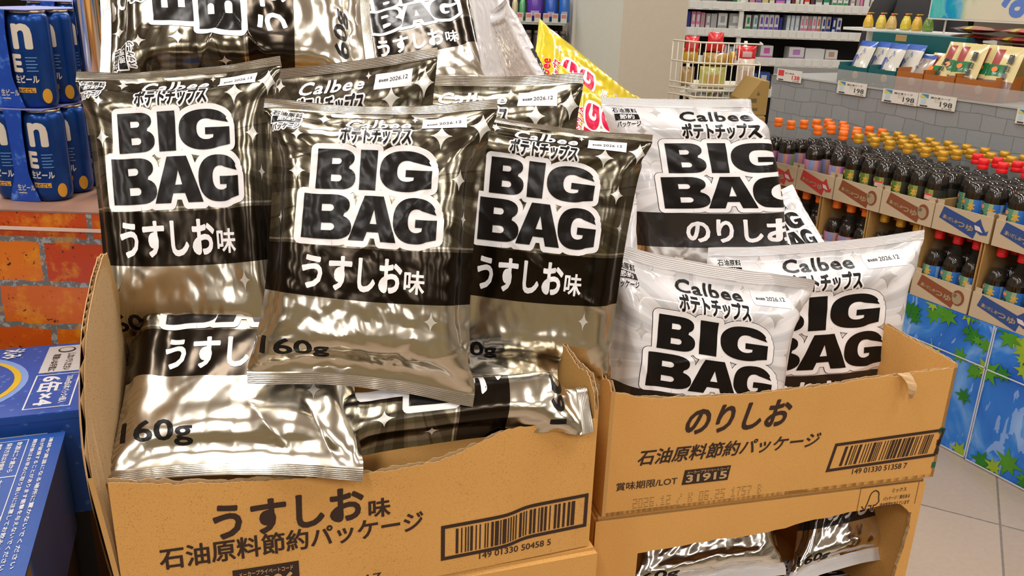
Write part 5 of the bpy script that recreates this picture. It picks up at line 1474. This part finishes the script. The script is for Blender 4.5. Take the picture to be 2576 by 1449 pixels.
# poster
PO = NT('poster_watercolour'); _o = PO.coord('Object'); _x = PO.sep(_o); _n = PO.noise(_o, 9, 5, .6, dist=.8)
_f = PO.math('ADD', PO.math('MULTIPLY', _x[0], 3.2), PO.math('MULTIPLY', PO.math('SUBTRACT', _n, .5), .9))
PO.set(color=PO.ramp(_f, [(.0, (.02, .42, .47)), (.14, (.12, .50, .45)), (.22, (.0, .24, .55)), (.38, (.0, .33, .45)), (.50, (.18, .42, .62)), (.58, (.40, .52, .28)), (.70, (.62, .60, .46))]), rough=.4)
s, z = disp(2334, 48, .62); s2, z2 = disp(2590, 62, .62)
t_ = dthing('poster_board', 'white-edged watercolour poster in blue and teal above the snack packs', 'poster', s, .62, z)
b = MB(); b.box(0, .62, 0, .004, 0, .34, 1); b.box(.006, .614, -.001, 0, .007, .333, 0)
b.flat(fit(text('な', .035), .315, .02, .45, .19), FR, .0016, 2); b.build('poster_sheet', [PO.m, solid((.66, .66, .60)), solid((.10, .20, .55))], t_)
b = MB(); b.lathe([(.004, 1.166 - z), (.004, .30)], 10, 0, cx=.08, cy=.009); b.build('poster_rod', solid((.45, .40, .36), .3), t_)
# ------------------------------------------------------------------ BACKGROUND: gondola, basket, cartons, pouch shelf
GY = 6.2
g = thing('gondola_shelf', 'white shop gondola of toiletries seen right of the beige pillar', 'shelf', (0, GY, 0))
gx0, gx1 = 1.13, 3.3
zr = [on_y(1960, py, GY)[2] for py in (19, 86, 156, 235, 330)]
MB().box(gx0, gx1, .36, .40, 0, 1.9).build('back_panel', BLACK, g)
MB().box(gx0 - .02, gx0, 0, .4, 0, 1.9).build('side_post', WHITE_STEEL, g)
MB().box(1.50, 1.53, -.004, .02, 1.16, 1.9).build('side_post', WHITE_STEEL, g)
rails = []
for k, z in enumerate(zr):
    b = MB(); b.box(gx0, gx1, 0, .36, z - .012, z + .0, 0); b.box(gx0, gx1, -.012, 0, z - .03, z + .028, 0); b.build('shelf_board', [WHITE_STEEL], g)
rnd = random.Random(5)
k = 0
for zi, z in enumerate(zr):
    x = gx0 + .02
    while x < gx1 - .1:
        t_ = tag(MB().box(0, .045, -.0155, -.0125, 0, .045, 0).build('shelf_ticket', solid((.72, .72, .68), .5)), 'small white ticket %d from the left on rail %d of the gondola' % (int((x - gx0) / .07) + 1, zi + 1), 'price ticket', 'white tickets on the gondola rails')
        t_.location = (x, GY, z - .022); x += rnd.choice((.055, .07, .09))
def good(px0, px1, h, zi, c, c2=None, lab='', depth=.12, band=.35):
    x0, x1 = on_y(px0, 60, GY)[0], on_y(px1, 60, GY)[0]; z = zr[zi]
    b = MB(); b.box(0, x1 - x0 - .004, 0, depth, 0, h, 0, .004)
    if c2: b.box(.002, x1 - x0 - .006, -.0012, 0, h * .04, h * band, 1); b.box((x1 - x0) * .25, (x1 - x0) * .7, -.0012, 0, h * .5, h * .85, 1)
    o = b.build('toiletry_box', [solid(c, .4), solid(c2 or c, .4)]); o.location = (x0, GY + .03, z + .001)
    tag(o, lab, 'toiletry', 'toiletries on the gondola')
W, PK, PU, NV_, GN, TL_, GR = (.66, .66, .66), (.62, .20, .34), (.16, .08, .42), (.015, .03, .22), (.03, .26, .07), (.08, .38, .40), (.34, .34, .33)
ROW1 = [(1728, 1739, .13, NV_, None), (1740, 1752, .13, PK, W), (1752, 1764, .13, PK, W), (1764, 1776, .125, (.55, .22, .30), GR), (1777, 1790, .12, GR, W), (1790, 1806, .12, (.40, .40, .42), None), (1808, 1832, .125, W, GR), (1836, 1874, .125, GR, W), (1878, 1892, .12, W, GN), (1898, 1909, .12, W, TL_),
        (1913, 1925, .125, W, PU), (1925, 1938, .125, W, PU), (1938, 1950, .125, W, PU), (1951, 1963, .125, W, PU), (1964, 1972, .11, NV_, None), (1982, 1992, .125, (.50, .60, .66), W), (1993, 2003, .125, (.50, .60, .66), W), (2004, 2015, .125, (.50, .60, .66), W),
        (2018, 2027, .125, W, PK), (2027, 2037, .125, W, PK), (2037, 2047, .125, GR, (.6, .15, .2)), (2047, 2058, .125, W, PK), (2059, 2069, .125, W, (.6, .12, .08)), (2072, 2082, .125, W, NV_), (2083, 2095, .125, (.40, .38, .36), NV_), (2098, 2108, .12, NV_, W), (2110, 2122, .12, W, NV_)]
ROW0 = [(1728, 1760, .10, (.6, .4, .4), W), (1762, 1800, .10, W, GR), (1850, 1864, .12, GN, W), (1866, 1880, .12, GN, W), (1882, 1896, .12, (.42, .42, .12), PK), (1898, 1912, .12, (.5, .42, .2), PU), (1914, 1930, .12, (.55, .48, .22), None), (1932, 1946, .12, (.45, .43, .15), W), (1948, 1972, .12, PU, PK), (1974, 1986, .12, (.42, .5, .6), W),
        (1988, 1996, .12, (.16, .02, .03), None), (1998, 2008, .12, W, (.6, .58, .3)), (2010, 2018, .12, W, None), (2020, 2034, .12, (.62, .06, .02), W), (2036, 2046, .12, (.10, .03, .05), None), (2048, 2066, .12, (.22, .22, .20), W), (2068, 2084, .12, (.02, .24, .12), W), (2090, 2102, .12, W, GN), (2104, 2116, .12, W, GN), (2118, 2131, .12, W, GN),
        (2136, 2148, .12, (.42, .36, .36), W), (2150, 2160, .12, (.45, .36, .38), None), (2160, 2168, .12, PK, None), (2170, 2184, .12, W, None), (2186, 2196, .12, (.5, .44, .36), W), (2198, 2212, .12, (.46, .40, .42), W), (2214, 2228, .12, (.42, .36, .44), W)]
ROW2 = [(1812, 1824, .10, PU, W), (1826, 1840, .10, (.52, .40, .46), W), (1842, 1856, .09, (.30, .38, .52), W), (1858, 1872, .09, (.36, .42, .52), W), (1874, 1888, .09, (.20, .36, .46), W), (1890, 1906, .09, W, GN), (1925, 1958, .105, W, (.60, .12, .42)), (1998, 2038, .10, W, (.45, .22, .50)), (2040, 2090, .095, W, None), (2092, 2124, .09, W, (.45, .30, .2))]
ROW3 = [(1895, 1925, .13, (.05, .12, .38), W), (1927, 1958, .14, (.04, .10, .35), W), (1962, 2000, .12, GR, W)]
for zi, row in ((0, ROW0), (1, ROW1), (2, ROW2), (3, ROW3)):
    for k, (a, c, h, col, col2) in enumerate(row):
        good(a, c, h, zi, col, col2, 'toiletry box %d from the left on board %d from the top of the gondola' % (k + 1, zi + 1))
# wire stand
BY = 3.42
bx0, bx1 = at(1752, 170, 3.35)[0], at(1905, 170, 3.35)[0]
tz = [on_y(1800, py, BY)[2] for py in (108, 160, 214, 226, 268)]
ws = thing('wire_stand', 'cream wire stand of snack packs between the pillar and the gondola', 'wire stand', (bx0, BY, 0))
WIRE = solid((.62, .58, .46), .4); Wd = bx1 - bx0; sl = (-.085, .12)
hb = MB()
for k in range(12):
    x = Wd * k / 11; z1 = tz[0] + (0 if k else .02); hb.tube([(x, 0, tz[4] - .12), (x, 0, tz[1 if k > 7 else 0])], .0021, 6)
for k in range(1, 6):
    f = k / 5; x, y = sl[0] * f, sl[1] * f; hb.tube([(x, y, tz[4] - .12), (x, y, tz[0])], .0021, 6)
for z in (tz[0], tz[1], tz[2], tz[3] - .004, tz[3] - .03): hb.tube([(sl[0], sl[1], z), (0, 0, z), (Wd, 0, z), (Wd + .03, .15, z)], .0034, 8)
hb.build('wire_basket', WIRE, ws)
b = MB()
for z in (tz[2] - .006, tz[3] - .035): b.box(-.02, Wd, .004, .26, z - .004, z)
b.build('stand_tray', WIRE, ws)
for x in (.005, Wd - .005): MB().lathe([(.007, 0), (.007, tz[0])], 10, 0, cx=x, cy=.24).build('leg', WIRE, ws)
def standup(label, px0, py0, px1, py1, c, c2, dy, name='snack_pack', grp='packs in the wire stand'):
    p, q = on_y(px0, py1, BY + dy), on_y(px1, py0, BY + dy); W_, H = q[0] - p[0], q[2] - p[2]
    t_ = thing(name, label, 'pack', (p[0], BY + dy, p[2]), 0, grp)
    nx, nz = 8, 8; V = []; F = []; mi = []
    for sd in (0, 1):
        for j in range(nz + 1):
            for i in range(nx + 1):
                u, v = i / nx, j / nz; th = .018 * math.sin(math.pi * u) ** .5 * math.sin(math.pi * v) ** .5 + .0005
                V.append((u * W_, (-th if sd == 0 else th), v * H))
    for sd in (0, 1):
        for j in range(nz):
            for i in range(nx):
                a = sd * 81 + j * 9 + i; q_ = [a, a + 1, a + 10, a + 9]; F.append(q_ if sd == 0 else q_[::-1]); mi.append(1 if (2 <= j <= 4 and 2 <= i <= 5) else 0)
    b = MB(); b.V, b.F, b.I, b.S = V, F, mi, [True] * len(F); b.build('pack_film', [solid(c, .3, .4), solid(c2, .3, .4)], t_)
RD, YL, CRM = (.58, .015, .02), (.52, .33, .03), (.60, .52, .44)
standup('red snack pack at the left wing of the wire stand', 1722, 92, 1760, 130, RD, (.6, .1, .1), .07)
standup('tall red snack pack with rounded top in the wire stand', 1778, 82, 1822, 128, RD, (.45, .01, .02), .06)
standup('low red snack pack in the middle tier behind the front wires', 1776, 112, 1824, 128, (.42, .015, .03), RD, .11)
standup('yellow snack pack at the left wing of the wire stand', 1716, 122, 1758, 158, YL, (.45, .30, .06), .08)
standup('row of tan snack packs in the middle tier of the wire stand', 1766, 134, 1836, 163, (.40, .24, .05), (.48, .34, .12), .05)
standup('yellow sauce-like pack with red tip in the wire stand', 1834, 130, 1850, 166, (.60, .32, .01), (.5, .05, .02), .035)
standup('lime and orange snack bag lowest left in the wire stand', 1756, 168, 1826, 222, (.45, .44, .12), (.50, .30, .10), .05)
standup('brown snack pack lowest at the left wing of the wire stand', 1708, 168, 1748, 215, (.34, .22, .08), (.40, .28, .12), .10)
standup('cream and red bag with a red cross-shaped top in the wire stand', 1850, 148, 1900, 222, CRM, (.50, .36, .28), .04)
standup('red packet standing above the cream bag in the wire stand', 1852, 116, 1904, 152, RD, (.62, .4, .4), .05)
standup('blue and white packet lowest right in the wire stand', 1886, 200, 1908, 226, (.06, .16, .45), W, .05)
for k, (a, c, col) in enumerate(((1752, 1778, (.38, .42, .50)), (1780, 1790, (.45, .48, .10)), (1794, 1810, (.46, .36, .38)), (1812, 1842, (.46, .56, .54)), (1844, 1870, (.60, .58, .56)))):
    standup('small drink pack %s from left under the wire stand shelf' % ('first', 'second', 'third', 'fourth', 'fifth')[k], a, 232, c, 256, col, W, .06, 'drink_pack', 'small packs under the wire stand shelf')
# brown cartons beside the counter
CY0 = 3.20
p0, p1 = on_y(1872, 288, CY0), on_y(1938, 205, CY0)
tc = thing('carton', 'brown carton with a sloping cut corner on top of a stack beside the counter', 'carton', (p0[0], CY0, p0[2]), math.radians(3))
Wc, Hc = p1[0] - p0[0], p1[2] - p0[2]
sidep = [(0, 0), (Wc * .72, 0), (Wc * .72, Hc), (Wc * .62, Hc * 1.02), (0, Hc * .40)]
V2, F = poly(sidep); n = len(V2)
b = MB(); b.add([(p[0], 0, p[1]) for p in V2] + [(p[0], .20, p[1]) for p in V2], F + [[i + n for i in f[::-1]] for f in F] + [[i, i + n, (i + 1) % n + n, (i + 1) % n] for i in range(n)], 0)
b.box(Wc * .72, Wc, 0, .20, 0, Hc * 1.0, 0)
b.flat(rect(.006, Hc * .36, Wc * .5, Hc * .48), FR, .0006, 1); b.flat(rect(Wc * .35, Hc * .12, Wc * .58, Hc * .2), FR, .0006, 1); b.flat(poly([(Wc * .46, Hc * .58), (Wc * .62, Hc * .58), (Wc * .54, Hc * .70)]), FR, .0006, 1)
b.build('carton_body', [KRAFT_DARK, solid((.10, .075, .03), .6)], tc)
tc2 = thing('carton', 'brown carton beneath the carton with a sloping cut corner', 'carton', (p0[0] - .004, CY0 - .002, 0), math.radians(3))
b = MB(); b.box(0, Wc + .004, 0, .21, 0, p0[2] - .006, 0, .003); b.build('carton_body', [KRAFT_DARK], tc2); MB().box(.003, Wc, .003, .205, p0[2] - .006, p0[2] - .001).build('top_flap', KRAFT_DARK, tc2)
# dark pouch shelf left of the pillar
SY = 5.3
s = thing('shelf_unit', 'dark shelf of refill pouches seen left of the pillar, above the white bags', 'shelf', (0, SY, 0))
z1 = on_y(1360, 55, SY)[2]; z2 = on_y(1360, 135, SY)[2]; z3 = on_y(1360, 205, SY)[2]
MB().box(-.45, .26, .30, .34, 0, 1.9).build('back_panel', BLACK, s)
for z in (z1, z2, z3): b = MB(); b.box(-.45, .26, 0, .30, z - .012, z); b.box(-.45, .26, -.01, 0, z - .016, z + .004); b.build('shelf_board', [solid((.34, .38, .35), .4)], s)
for k in range(7):
    px = 1278 + k * 22; p = on_y(px, 50, SY)
    t_ = tag(MB().box(0, .036, -.014, -.0115, -.004, .05, 0).box(.004, .032, -.0148, -.014, .024, .044, 1).build('shelf_ticket', [solid((.55, .57, .52)), solid((.58, .20, .15))]), 'white and red ticket, %s from left on the dark pouch shelf' % ('first', 'second', 'third', 'fourth', 'fifth', 'sixth', 'seventh')[k], 'price ticket', 'tickets on the dark pouch shelf'); t_.location = (p[0], SY, z1)
for k, (a, c, col, h) in enumerate(((1226, 1250, (.04, .10, .45), .12), (1252, 1268, (.25, .05, .32), .12), (1270, 1282, (.62, .30, .33), .13), (1286, 1303, (.58, .52, .32), .12), (1305, 1322, (.10, .40, .16), .12), (1324, 1366, (.10, .025, .36), .16), (1369, 1402, (.012, .09, .50), .15), (1405, 1434, (.02, .14, .52), .16))):
    p, q = on_y(a, 45, SY), on_y(c, 45, SY)
    t_ = thing('refill_pouch', '%s refill pouch, %s from left on the dark shelf' % (('blue', 'plum', 'pink', 'cream', 'green', 'purple', 'deep blue', 'bright blue')[k], ('first', 'second', 'third', 'fourth', 'fifth', 'sixth', 'seventh', 'eighth')[k]), 'pouch', (p[0], SY + .05, z1 + .001), 0, 'refill pouches on the dark shelf')
    W_ = q[0] - p[0]; b = MB(); b.lathe([(.5, 0), (.5, .35), (.46, .8), (.30, 1.0)], 14, 0); b.V = [(W_ / 2 + v[0] * W_, v[1] * .07, v[2] * h) for v in b.V]
    b.flat(rect(W_ * .25, h * .2, W_ * .75, h * .38), ((0, -.036, 0), (1, 0, 0), (0, 0, 1), (0, -1, 0)), .002, 1); b.build('pouch_body', [solid(col, .3, .4), solid((.4, .35, .55))], t_)
for k in range(8):
    p = on_y(1262 + k * 22, 120, SY)
    c = [(.07, .06, .06), (.10, .07, .05), (.55, .46, .03), (.06, .055, .055)][k % 4 if k != 2 else 0] if k != 5 else (.05, .05, .05)
    t_ = thing('jar', 'dark jar %s from left on the second board of the dark shelf' % ('first', 'second', 'third', 'fourth', 'fifth', 'sixth', 'seventh', 'eighth')[k], 'jar', (p[0], SY + .06, z2 + .001), 0, 'jars on the dark shelf')
    b = MB(); b.lathe([(.022, 0), (.023, .005), (.023, .10), (.018, .112)], 14, 0); V, F = wrap(subdiv2(rect(-.014, .03, .014, .09), .008), -math.pi / 2, .0236, 0); b.add(V, F, 1, True); b.build('jar_body', [solid((.06, .05, .05), .3), solid((.55, .47, .03) if k == 3 else c)], t_)
    MB().lathe([(.019, .112), (.019, .128), (.017, .13)], 14).build('jar_lid', solid((.20, .17, .16), .4), t_)
# ------------------------------------------------------------------ shopper in dark clothes behind the counter
def skin_body(name, verts, edges, radii, mats, parent, sub=2):
    me = bpy.data.meshes.new(name); me.from_pydata(verts, edges, [])
    o = link(bpy.data.objects.new(name, me), parent)
    md = o.modifiers.new('skin', 'SKIN'); md.use_smooth_shade = True
    for v, r_ in zip(me.skin_vertices[0].data, radii): v.radius = r_ if isinstance(r_, tuple) else (r_, r_)
    me.skin_vertices[0].data[0].use_root = True
    o.modifiers.new('sub', 'SUBSURF').levels = sub; o.modifiers['sub'].render_levels = sub
    me.materials.append(mats); return o
pp = at(2310, 20, 4.55)
per = thing('person', 'person in dark grey clothes standing behind the counter, only the torso in view', 'person', (pp[0], pp[1], 0), math.radians(160)); per.scale = (1.0, 1.0, 1.06)
DKC = plain('dark_grey_cloth', (.028, .028, .030), .85, var=.25, scale=12); SKINM = plain('skin', (.52, .30, .20), .5); HAIR = plain('black_hair', (.012, .010, .009), .5)
bv = [(0, 0, .92), (0, 0, 1.10), (0, .01, 1.30), (0, 0, 1.42), (0, -.01, 1.50), (0, -.02, 1.58), (0, -.02, 1.66),
      (.17, 0, 1.40), (.21, .01, 1.16), (.20, -.10, .98), (.19, -.15, .92), (-.17, 0, 1.40), (-.21, .01, 1.16), (-.20, -.10, .98), (-.19, -.15, .92),
      (.10, 0, .86), (.11, -.01, .48), (.11, .02, .08), (.11, -.12, .03), (-.10, 0, .86), (-.11, -.01, .48), (-.11, .02, .08), (-.11, -.12, .03)]
be = [(0, 1), (1, 2), (2, 3), (3, 4), (4, 5), (5, 6), (3, 7), (7, 8), (8, 9), (9, 10), (3, 11), (11, 12), (12, 13), (13, 14), (0, 15), (15, 16), (16, 17), (17, 18), (0, 19), (19, 20), (20, 21), (21, 22)]
br = [(.13, .09), (.12, .08), (.13, .08), (.07, .06), .05, .085, .085, .045, .03, .03, .03, .045, .03, .03, .03, .095, .062, .045, .04, .095, .062, .045, .04]
skin_body('body', bv, be, br, SKINM, per)
jv = [(0, 0, .86), (0, 0, 1.10), (0, .01, 1.30), (0, -.005, 1.49), (.17, 0, 1.41), (.212, .01, 1.16), (.202, -.10, .99), (-.17, 0, 1.40), (-.212, .01, 1.16), (-.202, -.10, .99)]
skin_body('jacket', jv, [(0, 1), (1, 2), (2, 3), (3, 4), (4, 5), (5, 6), (3, 7), (7, 8), (8, 9)], [(.19, .145), (.175, .13), (.19, .14), (.075, .075), .085, .066, .055, .085, .066, .055], DKC, per)
tv = [(0, 0, .92), (.10, 0, .84), (.11, -.01, .48), (.11, .02, .10), (-.10, 0, .84), (-.11, -.01, .48), (-.11, .02, .10)]
skin_body('trousers', tv, [(0, 1), (1, 2), (2, 3), (0, 4), (4, 5), (5, 6)], [(.175, .135), .112, .078, .062, .112, .078, .062], DKC, per)
b = MB(); b.lathe([(.02, 1.62), (.085, 1.64), (.098, 1.69), (.08, 1.745), (.03, 1.765)], 20, 0, cy=.004); b.build('hair', HAIR, per)
